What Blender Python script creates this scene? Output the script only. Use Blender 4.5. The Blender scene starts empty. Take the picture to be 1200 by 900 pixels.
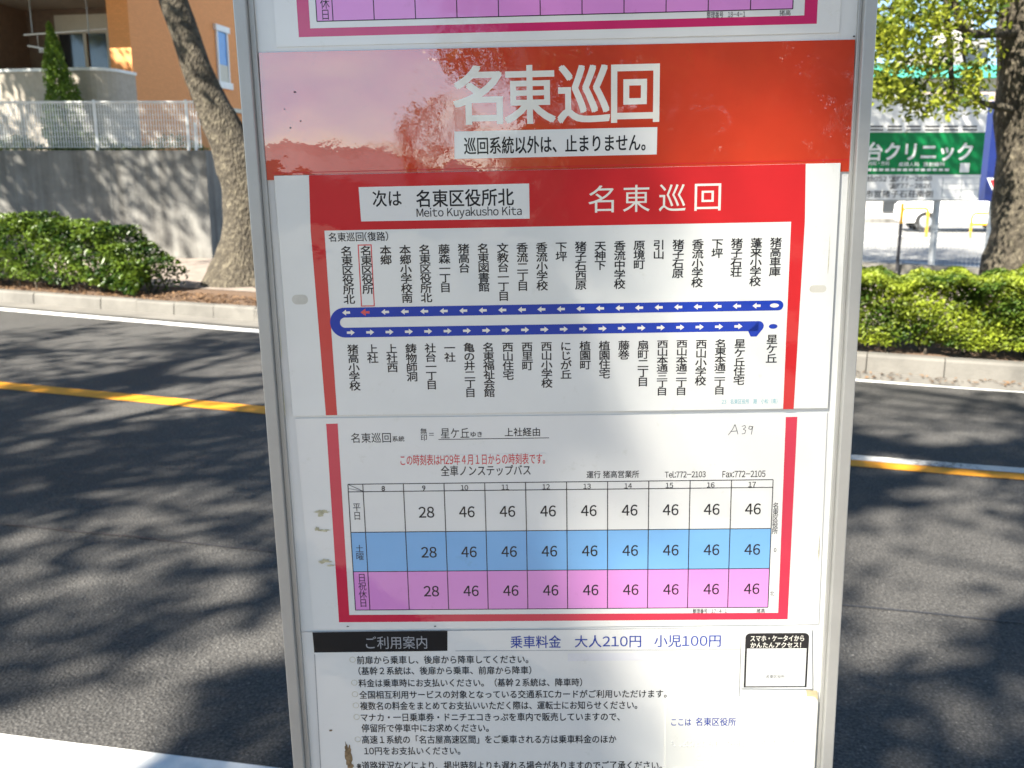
import bpy, math, random
import numpy as np
from mathutils import Vector
random.seed(7); RNG = np.random.default_rng(11)
SC = bpy.context.scene; COL = SC.collection
R = math.radians

# ------------------------------------------------------------------ camera, sky, sun, exposure
F = 1100.0; PITCH = R(12.36); CAMZ = 1.6
cam = bpy.data.cameras.new('camera'); cam_o = bpy.data.objects.new('camera', cam); COL.objects.link(cam_o)
cam_o.location = (0, 0, CAMZ); cam_o.rotation_euler = (R(90) - PITCH, 0, 0)
cam.sensor_width = 36; cam.lens = 36 * F / 1200; cam.clip_start = 0.02; cam.clip_end = 3000
cam.dof.use_dof = True; cam.dof.focus_distance = 0.74; cam.dof.aperture_fstop = 17
SC.camera = cam_o
SUN_EL, SUN_AZ = R(43), math.atan2(-0.62, -0.60)          # direction towards the sun: behind the camera, to the left
S = Vector((math.sin(SUN_AZ) * math.cos(SUN_EL), math.cos(SUN_AZ) * math.cos(SUN_EL), math.sin(SUN_EL)))
wd = bpy.data.worlds.new('World'); SC.world = wd; wd.use_nodes = True
nt = wd.node_tree; bg = nt.nodes['Background']; sky = nt.nodes.new('ShaderNodeTexSky')
sky.sky_type = 'NISHITA'; sky.sun_disc = False; sky.sun_elevation = SUN_EL; sky.sun_rotation = SUN_AZ
sky.air_density = 0.8; sky.dust_density = 0.0; sky.ozone_density = 2.5
nt.links.new(sky.outputs[0], bg.inputs[0]); bg.inputs[1].default_value = 0.06
sun = bpy.data.lights.new('sun', 'SUN'); sun.energy = 5.0; sun.angle = R(0.7); sun.color = (1, 0.95, 0.88)
sun_o = bpy.data.objects.new('sun', sun); COL.objects.link(sun_o)
sun_o.rotation_euler = S.to_track_quat('Z', 'Y').to_euler(); sun_o.location = (0, 0, 30)
SC.view_settings.view_transform = 'Standard'; SC.view_settings.look = 'None'
SC.view_settings.exposure = 2.22; SC.view_settings.gamma = 1.0
SC.view_settings.use_white_balance = True; SC.view_settings.white_balance_temperature = 6850; SC.view_settings.white_balance_tint = 8
SC.cycles.use_denoising = True
SC.cycles.max_bounces = 8; SC.cycles.transparent_max_bounces = 16

# ------------------------------------------------------------------ where a line of sight meets the place
def ray(px, py):
    a = (px - 600) / F; b = (py - 450) / F
    return Vector((a, math.cos(PITCH) - b * math.sin(PITCH), -math.sin(PITCH) - b * math.cos(PITCH)))
def ground(px, py, z=0.0):
    d = ray(px, py); t = (z - CAMZ) / d.z
    return Vector((d.x * t, d.y * t, z))
def at(px, py, Y):
    d = ray(px, py); t = Y / d.y
    return Vector((d.x * t, Y, CAMZ + d.z * t))

RB = np.array([[0.99941408, 0.0206384, 0.02730483], [-0.01431015, 0.97663838, -0.21441244], [-0.03109207, 0.21389608, 0.97636149]])  # axes of the board seen by the viewer
C2W = np.array([[1, 0, 0], [0, -math.sin(PITCH), math.cos(PITCH)], [0, -math.cos(PITCH), -math.sin(PITCH)]])
AX = C2W @ RB; UX, VX, NX = Vector(AX[:, 0]), Vector(AX[:, 1]), -Vector(AX[:, 2])
DIST = .52 / 701 * F; SCL = DIST / F; O0 = Vector((0, 0, CAMZ)) - NX * DIST
def uv(px, py):
    d = np.array([(px - 600) / F, (py - 450) / F, 1.0]); X = d / (RB[:, 2] @ d) * F
    return float(RB[:, 0] @ X), float(RB[:, 1] @ X)
def bpnt(u, v, h): return O0 + UX * (u * SCL) + VX * (v * SCL) + NX * h

# ------------------------------------------------------------------ mesh helpers
WL = {}                                                      # world location of every object made here
class MB:
    def __init__(s): s.v = []; s.f = []
    def add(s, vs, fs):
        n = len(s.v); s.v += [tuple(p) for p in vs]; s.f += [tuple(i + n for i in f) for f in fs]
    def box(s, c, size, ax=(1, 0, 0), ay=(0, 1, 0), az=(0, 0, 1), bev=0.0):
        c = Vector(c); ax, ay, az = Vector(ax), Vector(ay), Vector(az)
        hx, hy, hz = [d / 2 for d in size]
        vs = [c + ax * x * hx + ay * y * hy + az * z * hz for z in (-1, 1) for y in (-1, 1) for x in (-1, 1)]
        s.add(vs, [(0, 2, 3, 1), (4, 5, 7, 6), (0, 1, 5, 4), (2, 6, 7, 3), (0, 4, 6, 2), (1, 3, 7, 5)])
    def b2(s, lo, hi): s.box([(l + h) / 2 for l, h in zip(lo, hi)], [h - l for l, h in zip(lo, hi)])
    def prism(s, bot, top):
        n = len(bot)
        s.add(list(bot) + list(top), [tuple(range(n))[::-1], tuple(range(n, 2 * n))] + [(i, (i + 1) % n, n + (i + 1) % n, n + i) for i in range(n)])
    def tube(s, pts, rad, k=8, cap=True, wob=0.0):
        pts = [Vector(p) for p in pts]; n = len(pts); rings = []; x = None
        for i, p in enumerate(pts):
            d = (pts[min(i + 1, n - 1)] - pts[max(i - 1, 0)]).normalized()
            x = (d.orthogonal() if x is None else x - d * x.dot(d)).normalized(); y = d.cross(x)
            r = rad[i] if hasattr(rad, '__len__') else rad
            rings.append([p + (x * math.cos(a) + y * math.sin(a)) * r * (1 + wob * math.sin(3 * a + i * .9) + wob * .6 * random.uniform(-1, 1)) for a in [2 * math.pi * j / k for j in range(k)]])
        vs = [q for r in rings for q in r]; fs = []
        for i in range(n - 1):
            for j in range(k):
                a, b = i * k + j, i * k + (j + 1) % k
                fs.append((a, a + k, b + k, b))
        if cap: fs += [tuple(range(k)), tuple(range((n - 1) * k, n * k))[::-1]]
        s.add(vs, fs)
    def strip(s, A, B):                                       # sheet between two lines
        n = len(A); s.add(list(A) + list(B), [(i, i + 1, n + i + 1, n + i) for i in range(n - 1)])
    def build(s, name, mat, parent=None, smooth=False, bevel=0, **tg):
        return mesh_obj(name, s.v, s.f, mat, parent, smooth, bevel, **tg)

def link(o, parent, w):
    COL.objects.link(o)
    WL[o] = Vector(w)
    if parent: o.parent = parent; o.location = Vector(w) - WL[parent]
    else: o.location = w
    return o
def tag(o, label=None, cat=None, group=None, kind=None):
    for k, x in (('label', label), ('category', cat), ('group', group), ('kind', kind)):
        if x: o[k] = x
    return o
def mesh_obj(name, v, f, mat, parent=None, smooth=False, bevel=0, origin=None, **tg):
    v = np.asarray([tuple(p) for p in v], dtype=np.float64).reshape(-1, 3)
    if origin is None:
        origin = WL[parent] if parent else Vector((*((v.min(0) + v.max(0)) / 2)[:2], v[:, 2].min()))
    m = bpy.data.meshes.new(name); m.from_pydata((v - np.array(origin)).tolist(), [], f); m.materials.append(mat)
    if smooth: m.shade_smooth()
    o = bpy.data.objects.new(name, m); link(o, parent, origin)
    if bevel:
        b = o.modifiers.new('bevel', 'BEVEL'); b.width = bevel; b.segments = 2; b.limit_method = 'ANGLE'
    return tag(o, **tg)
def empty(name, loc, label, cat, group=None):
    o = bpy.data.objects.new(name, None); o.empty_display_size = .2; link(o, None, loc)
    return tag(o, label, cat, group)

# ------------------------------------------------------------------ materials
def nodes(name):
    m = bpy.data.materials.new(name); m.use_nodes = True
    return m, m.node_tree, m.node_tree.nodes['Principled BSDF']
def N(t, kind, **kw):
    n = t.nodes.new(kind)
    for k, x in kw.items():
        if k.startswith('i_'): n.inputs[int(k[2:])].default_value = x
        else: setattr(n, k, x)
    return n
def noise(t, scale, detail=4, rough=.55, dist=0):
    c = t.nodes.get('Texture Coordinate') or N(t, 'ShaderNodeTexCoord')
    n = N(t, 'ShaderNodeTexNoise'); n.inputs['Scale'].default_value = scale; n.inputs['Detail'].default_value = detail
    n.inputs['Roughness'].default_value = rough; n.inputs['Distortion'].default_value = dist
    t.links.new(c.outputs['Object'], n.inputs['Vector']); return n
def ramp(t, src, stops):
    r = N(t, 'ShaderNodeValToRGB'); e = r.color_ramp.elements
    while len(e) < len(stops): e.new(.5)
    for k, (p, c) in zip(e, stops): k.position = p; k.color = (*c, 1) if len(c) == 3 else c
    t.links.new(src, r.inputs[0]); return r
def bump(t, src, strength, dist, b=None):
    n = N(t, 'ShaderNodeBump'); n.inputs['Strength'].default_value = strength; n.inputs['Distance'].default_value = dist
    t.links.new(src, n.inputs['Height'])
    if b is not None: t.links.new(n.outputs[0], b.inputs['Normal'])
    return n
def mat(name, c, rough=.6, var=.12, scale=6, metal=0, bmp=0, bscale=60, spec=.5):
    m, t, b = nodes(name)
    n = noise(t, scale, 6, .65)
    lo = [max(0, x * (1 - var)) for x in c]; hi = [min(1, x * (1 + var)) for x in c]
    r = ramp(t, n.outputs[0], [(.3, lo), (.7, hi)]); t.links.new(r.outputs[0], b.inputs['Base Color'])
    b.inputs['Roughness'].default_value = rough; b.inputs['Metallic'].default_value = metal; b.inputs['Specular IOR Level'].default_value = spec
    if bmp: bump(t, noise(t, bscale, 5, .7).outputs[0], bmp, .01, b)
    return m
def printed(name, c, var=.05, coat=1.0, cr=.02, scale=14, dirt=.17, ior=1.55):
    """paper or film under a clear glossy laminate that is not quite flat"""
    m, t, b = nodes(name)
    n = noise(t, scale, 6, .65); n2 = noise(t, 2.6, 3, .5)
    lo = [x * (1 - var) for x in c]; hi = [min(1, x * (1 + var)) for x in c]
    r = ramp(t, n.outputs[0], [(.3, lo), (.7, hi)])
    d = ramp(t, noise(t, 45, 8, .8).outputs[0], [(.60, (1, 1, 1)), (.78, (1 - dirt, 1 - dirt, 1 - dirt * 1.3))])
    mx = N(t, 'ShaderNodeMix', data_type='RGBA', blend_type='MULTIPLY'); mx.inputs[0].default_value = 1
    t.links.new(r.outputs[0], mx.inputs[6]); t.links.new(d.outputs[0], mx.inputs[7]); t.links.new(mx.outputs[2], b.inputs['Base Color'])
    b.inputs['Roughness'].default_value = .55; b.inputs['Specular IOR Level'].default_value = .2
    b.inputs['Coat Weight'].default_value = coat; b.inputs['Coat IOR'].default_value = ior
    rr = ramp(t, noise(t, 30, 6, .7).outputs[0], [(.45, (cr,) * 3), (.75, (cr + .07,) * 3)]); t.links.new(rr.outputs[0], b.inputs['Coat Roughness'])
    w1 = noise(t, 9, 2, .4); w2 = noise(t, 70, 3, .5)
    ad = N(t, 'ShaderNodeMath', operation='MULTIPLY_ADD'); ad.inputs[1].default_value = .035
    t.links.new(w2.outputs[0], ad.inputs[0]); t.links.new(w1.outputs[0], ad.inputs[2])
    bn = bump(t, ad.outputs[0], .5, .004); t.links.new(bn.outputs[0], b.inputs['Coat Normal'])
    return m
def leafmat(name, c, c2, trans=.35, rough=.45, spec=.5):
    m, t, b = nodes(name)
    a = N(t, 'ShaderNodeAttribute', attribute_name='tone')
    r = ramp(t, a.outputs['Fac'], [(0, c), (.8, c2), (1, [x * 1.25 for x in c2])])
    t.links.new(r.outputs[0], b.inputs['Base Color']); b.inputs['Roughness'].default_value = rough
    b.inputs['Specular IOR Level'].default_value = spec
    tr = N(t, 'ShaderNodeBsdfTranslucent'); hs = N(t, 'ShaderNodeHueSaturation'); hs.inputs['Value'].default_value = 1.5; hs.inputs['Hue'].default_value = .485
    t.links.new(r.outputs[0], hs.inputs['Color']); t.links.new(hs.outputs[0], tr.inputs[0])
    mx = N(t, 'ShaderNodeMixShader'); mx.inputs[0].default_value = trans
    t.links.new(b.outputs[0], mx.inputs[1]); t.links.new(tr.outputs[0], mx.inputs[2])
    t.links.new(mx.outputs[0], t.nodes['Material Output'].inputs[0]); return m
def barkmat():
    m, t, b = nodes('bark')
    n = noise(t, 11, 10, .75, .6); r = ramp(t, n.outputs[0], [(.3, (.018, .015, .010)), (.5, (.054, .044, .030)), (.64, (.125, .107, .074)), (.78, (.23, .21, .135))])
    t.links.new(r.outputs[0], b.inputs['Base Color']); b.inputs['Roughness'].default_value = .9
    v = N(t, 'ShaderNodeTexVoronoi', feature='F1'); v.inputs['Scale'].default_value = 34
    mp = N(t, 'ShaderNodeMapping'); mp.inputs['Scale'].default_value = (1, 1, .45)
    t.links.new(t.nodes['Texture Coordinate'].outputs['Object'], mp.inputs[0]); t.links.new(mp.outputs[0], v.inputs['Vector'])
    ad = N(t, 'ShaderNodeMath', operation='ADD'); t.links.new(n.outputs[0], ad.inputs[0]); t.links.new(v.outputs[0], ad.inputs[1])
    bump(t, ad.outputs[0], .9, .03, b); return m
def asphaltmat():
    m, t, b = nodes('asphalt')
    big = noise(t, .7, 5, .6); fine = noise(t, 110, 3, .75); v = N(t, 'ShaderNodeTexVoronoi'); v.inputs['Scale'].default_value = 95
    t.links.new(t.nodes['Texture Coordinate'].outputs['Object'], v.inputs['Vector'])
    r = ramp(t, fine.outputs[0], [(.3, (.025, .024, .0235)), (.50, (.054, .052, .050)), (.66, (.115, .112, .108)), (.76, (.40, .39, .37))])
    sp = ramp(t, v.outputs['Color'], [(.0, (.55, .55, .55)), (.6, (1, 1, 1)), (.93, (1.0, 1.0, 1.0)), (1, (1.9, 1.9, 1.85))])
    r2 = ramp(t, big.outputs[0], [(.3, (.8, .8, .8)), (.7, (1.2, 1.2, 1.19))])
    mx = N(t, 'ShaderNodeMix', data_type='RGBA', blend_type='MULTIPLY'); mx.inputs[0].default_value = 1
    mx2 = N(t, 'ShaderNodeMix', data_type='RGBA', blend_type='MULTIPLY'); mx2.inputs[0].default_value = 1
    t.links.new(r.outputs[0], mx.inputs[6]); t.links.new(sp.outputs[0], mx.inputs[7])
    t.links.new(mx.outputs[2], mx2.inputs[6]); t.links.new(r2.outputs[0], mx2.inputs[7])
    t.links.new(mx2.outputs[2], b.inputs['Base Color'])
    b.inputs['Roughness'].default_value = .8; b.inputs['Specular IOR Level'].default_value = .35
    bump(t, v.outputs['Distance'], .7, .006, b); return m
def paintmat(name, c, under, thr=.40):
    """road paint worn through to the asphalt"""
    m, t, b = nodes(name)
    n = noise(t, 38, 8, .8); n2 = noise(t, 2.5, 4, .6)
    ad = N(t, 'ShaderNodeMath', operation='MULTIPLY_ADD'); ad.inputs[1].default_value = .45
    t.links.new(n2.outputs[0], ad.inputs[0]); t.links.new(n.outputs[0], ad.inputs[2])
    r = ramp(t, ad.outputs[0], [(thr + .12, under), (thr + .20, [x * .85 for x in c]), (.95, c)])
    t.links.new(r.outputs[0], b.inputs['Base Color']); b.inputs['Roughness'].default_value = .7
    bump(t, n.outputs[0], .3, .004, b); return m
def concretemat(name, c, streak=True):
    m, t, b = nodes(name)
    n = noise(t, 1.3, 8, .7); r = ramp(t, n.outputs[0], [(.3, [x * .62 for x in c]), (.55, c), (.75, [min(1, x * 1.25) for x in c])])
    if streak:
        mp = N(t, 'ShaderNodeMapping'); mp.inputs['Scale'].default_value = (5, 5, .35)
        t.links.new(t.nodes['Texture Coordinate'].outputs['Object'], mp.inputs[0])
        s = N(t, 'ShaderNodeTexNoise'); s.inputs['Scale'].default_value = 1.2; s.inputs['Detail'].default_value = 6
        t.links.new(mp.outputs[0], s.inputs['Vector'])
        q = ramp(t, s.outputs[0], [(.35, (.62, .61, .6)), (.6, (1, 1, 1))])
        mx = N(t, 'ShaderNodeMix', data_type='RGBA', blend_type='MULTIPLY'); mx.inputs[0].default_value = 1
        t.links.new(r.outputs[0], mx.inputs[6]); t.links.new(q.outputs[0], mx.inputs[7]); t.links.new(mx.outputs[2], b.inputs['Base Color'])
    else: t.links.new(r.outputs[0], b.inputs['Base Color'])
    b.inputs['Roughness'].default_value = .85; bump(t, noise(t, 40, 6, .7).outputs[0], .4, .01, b); return m
def tilemat(name, c, mortar, sx, sz, var=.2):
    m, t, b = nodes(name)
    tc = N(t, 'ShaderNodeTexCoord'); mp = N(t, 'ShaderNodeMapping'); mp.inputs['Rotation'].default_value = (R(90), 0, 0)
    t.links.new(tc.outputs['Object'], mp.inputs[0])
    sep = N(t, 'ShaderNodeSeparateXYZ'); cmb = N(t, 'ShaderNodeCombineXYZ'); ad = N(t, 'ShaderNodeMath', operation='ADD')
    t.links.new(tc.outputs['Object'], sep.inputs[0]); t.links.new(sep.outputs[0], ad.inputs[0]); t.links.new(sep.outputs[1], ad.inputs[1])
    t.links.new(ad.outputs[0], cmb.inputs[0]); t.links.new(sep.outputs[2], cmb.inputs[1])
    br = N(t, 'ShaderNodeTexBrick'); br.inputs['Scale'].default_value = 1; br.inputs['Brick Width'].default_value = sx; br.inputs['Row Height'].default_value = sz
    br.inputs['Mortar Size'].default_value = .006; br.inputs['Color1'].default_value = (*[x * (1 - var) for x in c], 1); br.inputs['Color2'].default_value = (*[x * (1 + var) for x in c], 1); br.inputs['Mortar'].default_value = (*mortar, 1)
    t.links.new(cmb.outputs[0], br.inputs['Vector']); t.links.new(br.outputs[0], b.inputs['Base Color']); b.inputs['Roughness'].default_value = .75
    bump(t, br.outputs['Fac'], -.12, .003, b); return m

M = dict(
    asphalt=asphaltmat(), bark=barkmat(),
    white_line=paintmat('white_road_paint', (.78, .78, .76), (.20, .20, .19), .34), yellow_line=paintmat('yellow_road_paint', (.76, .31, .012), (.14, .10, .05), .30), old_line=paintmat('worn_white_paint', (.62, .60, .55), (.12, .11, .10), .50),
    kerb=concretemat('kerb_concrete', (.125, .118, .105), False), gutter=concretemat('gutter_concrete', (.14, .132, .118), False), wall=concretemat('wall_concrete', (.215, .21, .195)),
    soil=mat('soil', (.10, .06, .035), .95, .5, 20, 0, .8, 50), paving=mat('paving', (.20, .165, .14), .9, .3, 5, 0, .4, 60), earth=mat('earth', (.16, .14, .10), .95, .3, 2, 0, .4, 20),
    lot=mat('car_park_concrete', (.22, .22, .215), .85, .12, 2), black=mat('black_print', (.02, .02, .022), .5, .1),
    dark=mat('dark_metal', (.03, .03, .035), .5), white_metal=mat('white_coated_steel', (.75, .75, .74), .4, .05), galv=mat('galvanised_steel', (.34, .36, .38), .45, .15, 9, .6),
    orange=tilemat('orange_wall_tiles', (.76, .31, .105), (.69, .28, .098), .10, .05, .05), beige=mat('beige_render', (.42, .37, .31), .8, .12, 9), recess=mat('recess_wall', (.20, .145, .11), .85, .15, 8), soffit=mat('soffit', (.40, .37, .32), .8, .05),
    glass=mat('window_glass', (.03, .035, .04), .06, .1, 2, 0, 0, 1, .9), cream=mat('cream_frame', (.55, .52, .43), .5, .05), blueglass=mat('blue_pane', (.10, .28, .62), .25, .1),
    cream_wall=mat('cream_wall', (.42, .38, .32), .8, .06), pale_wall=mat('pale_wall', (.46, .44, .42), .8, .06), teal=mat('teal_roof', (.05, .28, .21), .5, .1), pinkw=mat('pinkish_wall', (.40, .32, .29), .8, .08),
    car=mat('white_car_paint', (.80, .80, .79), .25, .02), tyre=mat('tyre', (.02, .02, .02), .8), red=mat('red_lamp', (.55, .03, .03), .3), yellow=mat('yellow_paint', (.72, .36, .02), .45, .08),
    bluesign=mat('blue_sign', (.006, .016, .11), .35, .08), green=mat('green_sign', (.002, .17, .05), .5, .06, 6, 0, 0, 60, .2), signwhite=mat('white_sign', (.68, .68, .66), .45, .05), redtri=mat('red_sign', (.45, .02, .03), .4),
    deadleaf=leafmat('dead_leaf', (.07, .042, .024), (.165, .10, .055), .1), grass=leafmat('grass', (.05, .10, .015), (.16, .20, .05), .3),
    leaf_shade=leafmat('shade_tree_leaf', (.03, .065, .012), (.07, .13, .025), .22), leaf_far=leafmat('street_tree_leaf', (.04, .08, .010), (.23, .26, .028), .42, .5, .25), leaf_hedge=leafmat('hedge_leaf', (.013, .038, .006), (.080, .128, .016), .26, .35, .3),
    leaf_azalea=leafmat('azalea_leaf', (.028, .062, .007), (.17, .212, .020), .28, .5, .25), leaf_cyp=leafmat('cypress_leaf', (.05, .11, .01), (.13, .22, .02), .25, .6),
    # bus stop sign
    alu=mat('anodised_aluminium', (.42, .42, .40), .42, .06, 20, .35, 0), rubber=mat('seal', (.12, .12, .12), .6), board=printed('white_board', (.70, .71, .69), .03, .8, .03), paper=printed('laminated_paper', (.74, .74, .71), .02), platew=printed('white_plate', (.72, .73, .70), .03, 1, .03),
    redban=printed('red_banner_film', (.60, .045, .016), .10, 1.0, .008, 9, .2, 2.4), redroute=printed('red_route_film', (.56, .018, .022), .05, .9, .03), crimson=printed('crimson_border', (.60, .018, .06), .04), magenta=printed('magenta_border', (.58, .02, .13), .06), pbold=printed('white_lettering', (.78, .76, .68), .02),
    pblack=printed('black_lettering', (.016, .016, .018), .1, .4), pencil=printed('pencil_grey', (.09, .09, .10), .1, .3), pgrey=printed('grey_lettering', (.33, .34, .36), .1), pred=printed('red_lettering', (.62, .05, .06), .1), pblue=printed('blue_route_ink', (.007, .04, .36), .05, .3), pnavy=printed('navy_lettering', (.014, .05, .33), .1, .4), pcyan=printed('cyan_lettering', (.10, .42, .50), .1),
    cellblue=printed('blue_cell', (.17, .43, .76), .03), cellpink=printed('pink_cell', (.72, .27, .64), .03), blackbar=printed('black_bar_film', (.008, .008, .009), .2, .6), stick=printed('sticker_white', (.70, .70, .72), .02), dots=printed('braille_plate_film', (.80, .79, .72), .01, .5, .12), tape=mat('old_tape', (.52, .44, .27), .6, .15, 60),
    towerw=mat('tower_wall', (.26, .255, .25), .8, .08), slotm=mat('slot_backing', (.56, .54, .47), .7, .1, 60),
    rust=mat('rust_stain', (.25, .165, .085), .9, .5, 300), residue=mat('glue_residue', (.50, .46, .31), .7, .3, 200),
)

# ------------------------------------------------------------------ the setting: road, kerbs, pavements
def curve(pts, extra=0.0):
    X = np.array([p[0] for p in pts]); Y = np.array([p[1] for p in pts])
    xs = np.concatenate([np.linspace(-60, -9, 18)[:-1], np.linspace(-9, 7, 65), np.linspace(7, 60, 18)[1:]])
    ys = np.interp(xs, X, Y)
    for _ in range(6):
        k = ys.copy(); k[1:-1] = .25 * ys[:-2] + .5 * ys[1:-1] + .25 * ys[2:]
        core = (xs > -9.5) & (xs < 7.5); ys[core] = k[core]
    return xs, ys
def linepts(xs, ys, z, off=0.0):
    g = np.gradient(ys, xs); nrm = 1 / np.sqrt(1 + g * g)
    return [(x - dg * off * n, y + off * n, z) for x, y, dg, n in zip(xs, ys, g, nrm)]
WHITE = curve([(-60, 36.5), (-6.46, 11.78), (-2.71, 10.01), (2.81, 7.55), (4.0, 7.10), (60, -10)])
KERB = curve([(-60, 37.2), (-6.87, 12.45), (-4.3, 11.25), (-2.93, 10.64), (2.9, 7.77), (4.07, 7.28), (60, -9.4)])
YEL = curve([(-60, 27), (-4.11, 7.37), (-1.76, 6.53), (1.98, 5.29), (2.87, 5.02), (60, -9)])
NEAR = curve([(-60, 15), (-1.5, 2.47), (-.71, 2.33), (2, 1.78), (60, -10)])
g = MB(); g.add([(-1500, -1500, -.06), (1500, -1500, -.06), (1500, 1500, -.06), (-1500, 1500, -.06)], [(0, 1, 2, 3)])
g.build('ground', M['earth'], kind='structure')
r = MB(); r.strip(linepts(*NEAR, 0, -.9), linepts(*KERB, 0, .05)); r.build('road', M['asphalt'], kind='structure')
def shifted(base, z, off):
    return [(x + .38 * off, y + .925 * off, z) for x, y in zip(*base)]
def marking(name, base, o0, o1, z, m):
    b = MB(); b.strip(linepts(*base, z, o0), linepts(*base, z, o1)); return b.build(name, m, kind='structure')
marking('edge_line', WHITE, -.16, 0.0, .004, M['white_line'])
marking('near_edge_line', NEAR, -.17, 0.0, .004, M['white_line'])
marking('centre_line', YEL, -.19, 0.0, .004, M['yellow_line'])
xs, ys = YEL; sel = xs > .4
b = MB(); b.strip([p for p, q in zip(linepts(xs, ys, .008, -.075), sel) if q], [p for p, q in zip(linepts(xs, ys, .008, .03), sel) if q]); b.build('old_centre_line', M['old_line'], kind='structure')
seam = curve([(-60, 19), tuple(ground(0, 614)[:2]), tuple(ground(327, 648)[:2]), tuple(ground(986, 711)[:2]), tuple(ground(1200, 727)[:2]), (60, -14)])
rs = np.random.default_rng(3).normal(0, .006, len(seam[0])); seam = (seam[0], seam[1] + rs)
marking('road_seam', seam, -.006, .006, .003, M['dark'])
b = MB(); b.strip(linepts(*KERB, .005, -.33), linepts(*KERB, .005, .02)); b.build('gutter', M['gutter'], kind='structure')
# far kerb in stones with open joints
b = MB(); L = [Vector(p) for p in linepts(*KERB, 0, 0)]
seg = [0]
for i in range(1, len(L)): seg.append(seg[-1] + (L[i] - L[i - 1]).length)
seg = np.array(seg); LX = np.array([p.x for p in L]); LY = np.array([p.y for p in L])
def kp(s): return Vector((np.interp(s, seg, LX), np.interp(s, seg, LY), 0))
s = 35.0
while s < seg[-1] - 40:
    p, q = kp(s), kp(s + .592); d = (q - p).normalized(); n = Vector((-d.y, d.x, 0))
    if n.y < 0: n = -n
    h = .15 + random.uniform(-.006, .006); jit = random.uniform(-.006, .006)
    prof = [(jit, -.03), (jit + .012, h - .02), (jit + .03, h), (.15, h), (.15, -.03)]
    b.prism([p + n * a + Vector((0, 0, z)) for a, z in prof], [q + n * a + Vector((0, 0, z)) for a, z in prof]); s += .60
b.build('kerb', M['kerb'], kind='structure')
b = MB(); b.strip(shifted(KERB, .133, .14), shifted(KERB, .133, 1.45)); b.build('planting_strip', M['soil'], kind='structure')
b = MB(); ks = [p for p in zip(shifted(KERB, .14, 1.35), shifted(KERB, .14, 14.0)) if p[0][0] < -1]; b.strip([p[0] for p in ks], [p[1] for p in ks]); ks = [p for p in zip(shifted(KERB, .137, 1.35), shifted(KERB, .137, 7.2)) if p[0][0] >= -2]; b.strip([p[0] for p in ks], [p[1] for p in ks]); b.build('far_pavement', M['paving'], kind='structure')
b = MB(); A = linepts(*NEAR, .15, -.62); B2 = linepts(*NEAR, .15, -.47); C2 = linepts(*NEAR, -.05, -.46)
b.strip(A, B2); b.strip(B2, C2); b.build('near_kerb', M['kerb'], kind='structure')
b = MB(); b.strip(linepts(*NEAR, .148, -9), linepts(*NEAR, .148, -.61)); b.build('near_pavement', M['paving'], kind='structure')

# ------------------------------------------------------------------ foliage helpers
def leaves(name, centers, size, mat_, parent, up=.3, per=1, spread=0.0, tone=None, asp=.5, droop=0.0, **tg):
    P = np.repeat(np.asarray(centers, float), per, axis=0); n = len(P)
    if spread: P = P + RNG.normal(0, spread, (n, 3))
    nrm = RNG.normal(0, 1, (n, 3)); nrm /= np.linalg.norm(nrm, axis=1)[:, None]; nrm[:, 2] = np.abs(nrm[:, 2]) + up
    nrm /= np.linalg.norm(nrm, axis=1)[:, None]
    a = RNG.normal(0, 1, (n, 3)); a[:, 2] -= droop; a -= (a * nrm).sum(1)[:, None] * nrm; a /= np.linalg.norm(a, axis=1)[:, None]
    c = np.cross(nrm, a); s = (size * RNG.uniform(.6, 1.3, n))[:, None]
    w = asp * s
    V = np.stack([P - a * s * .5, P - a * s * .12 + c * w * .45 + nrm * s * .10, P + a * s * .22 + c * w * .40 + nrm * s * .08, P + a * s * .55, P + a * s * .22 - c * w * .40 + nrm * s * .08, P - a * s * .12 - c * w * .45 + nrm * s * .10], 1).reshape(-1, 3)
    o0 = np.array(WL[parent] if parent else P.mean(0) * [1, 1, 0]); V = V - o0
    m = bpy.data.meshes.new(name); m.vertices.add(n * 6); m.vertices.foreach_set('co', V.astype(np.float32).ravel())
    base = np.arange(n)[:, None] * 6
    q = np.concatenate([base + [0, 1, 2, 3], base + [0, 3, 4, 5]], 1).reshape(-1)
    m.loops.add(n * 8); m.loops.foreach_set('vertex_index', q.astype(np.int32))
    m.polygons.add(n * 2); m.polygons.foreach_set('loop_start', (np.arange(n * 2) * 4).astype(np.int32)); m.polygons.foreach_set('loop_total', np.full(n * 2, 4, np.int32))
    m.update(calc_edges=True); m.validate()
    t = RNG.uniform(0, 1, n) if tone is None else np.clip(np.repeat(tone, per) + RNG.normal(0, .18, n), 0, 1)
    at_ = m.attributes.new('tone', 'FLOAT', 'FACE'); at_.data.foreach_set('value', np.repeat(t, 2).astype(np.float32))
    m.materials.append(mat_); o = bpy.data.objects.new(name, m); link(o, parent, o0); return tag(o, **tg)

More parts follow.
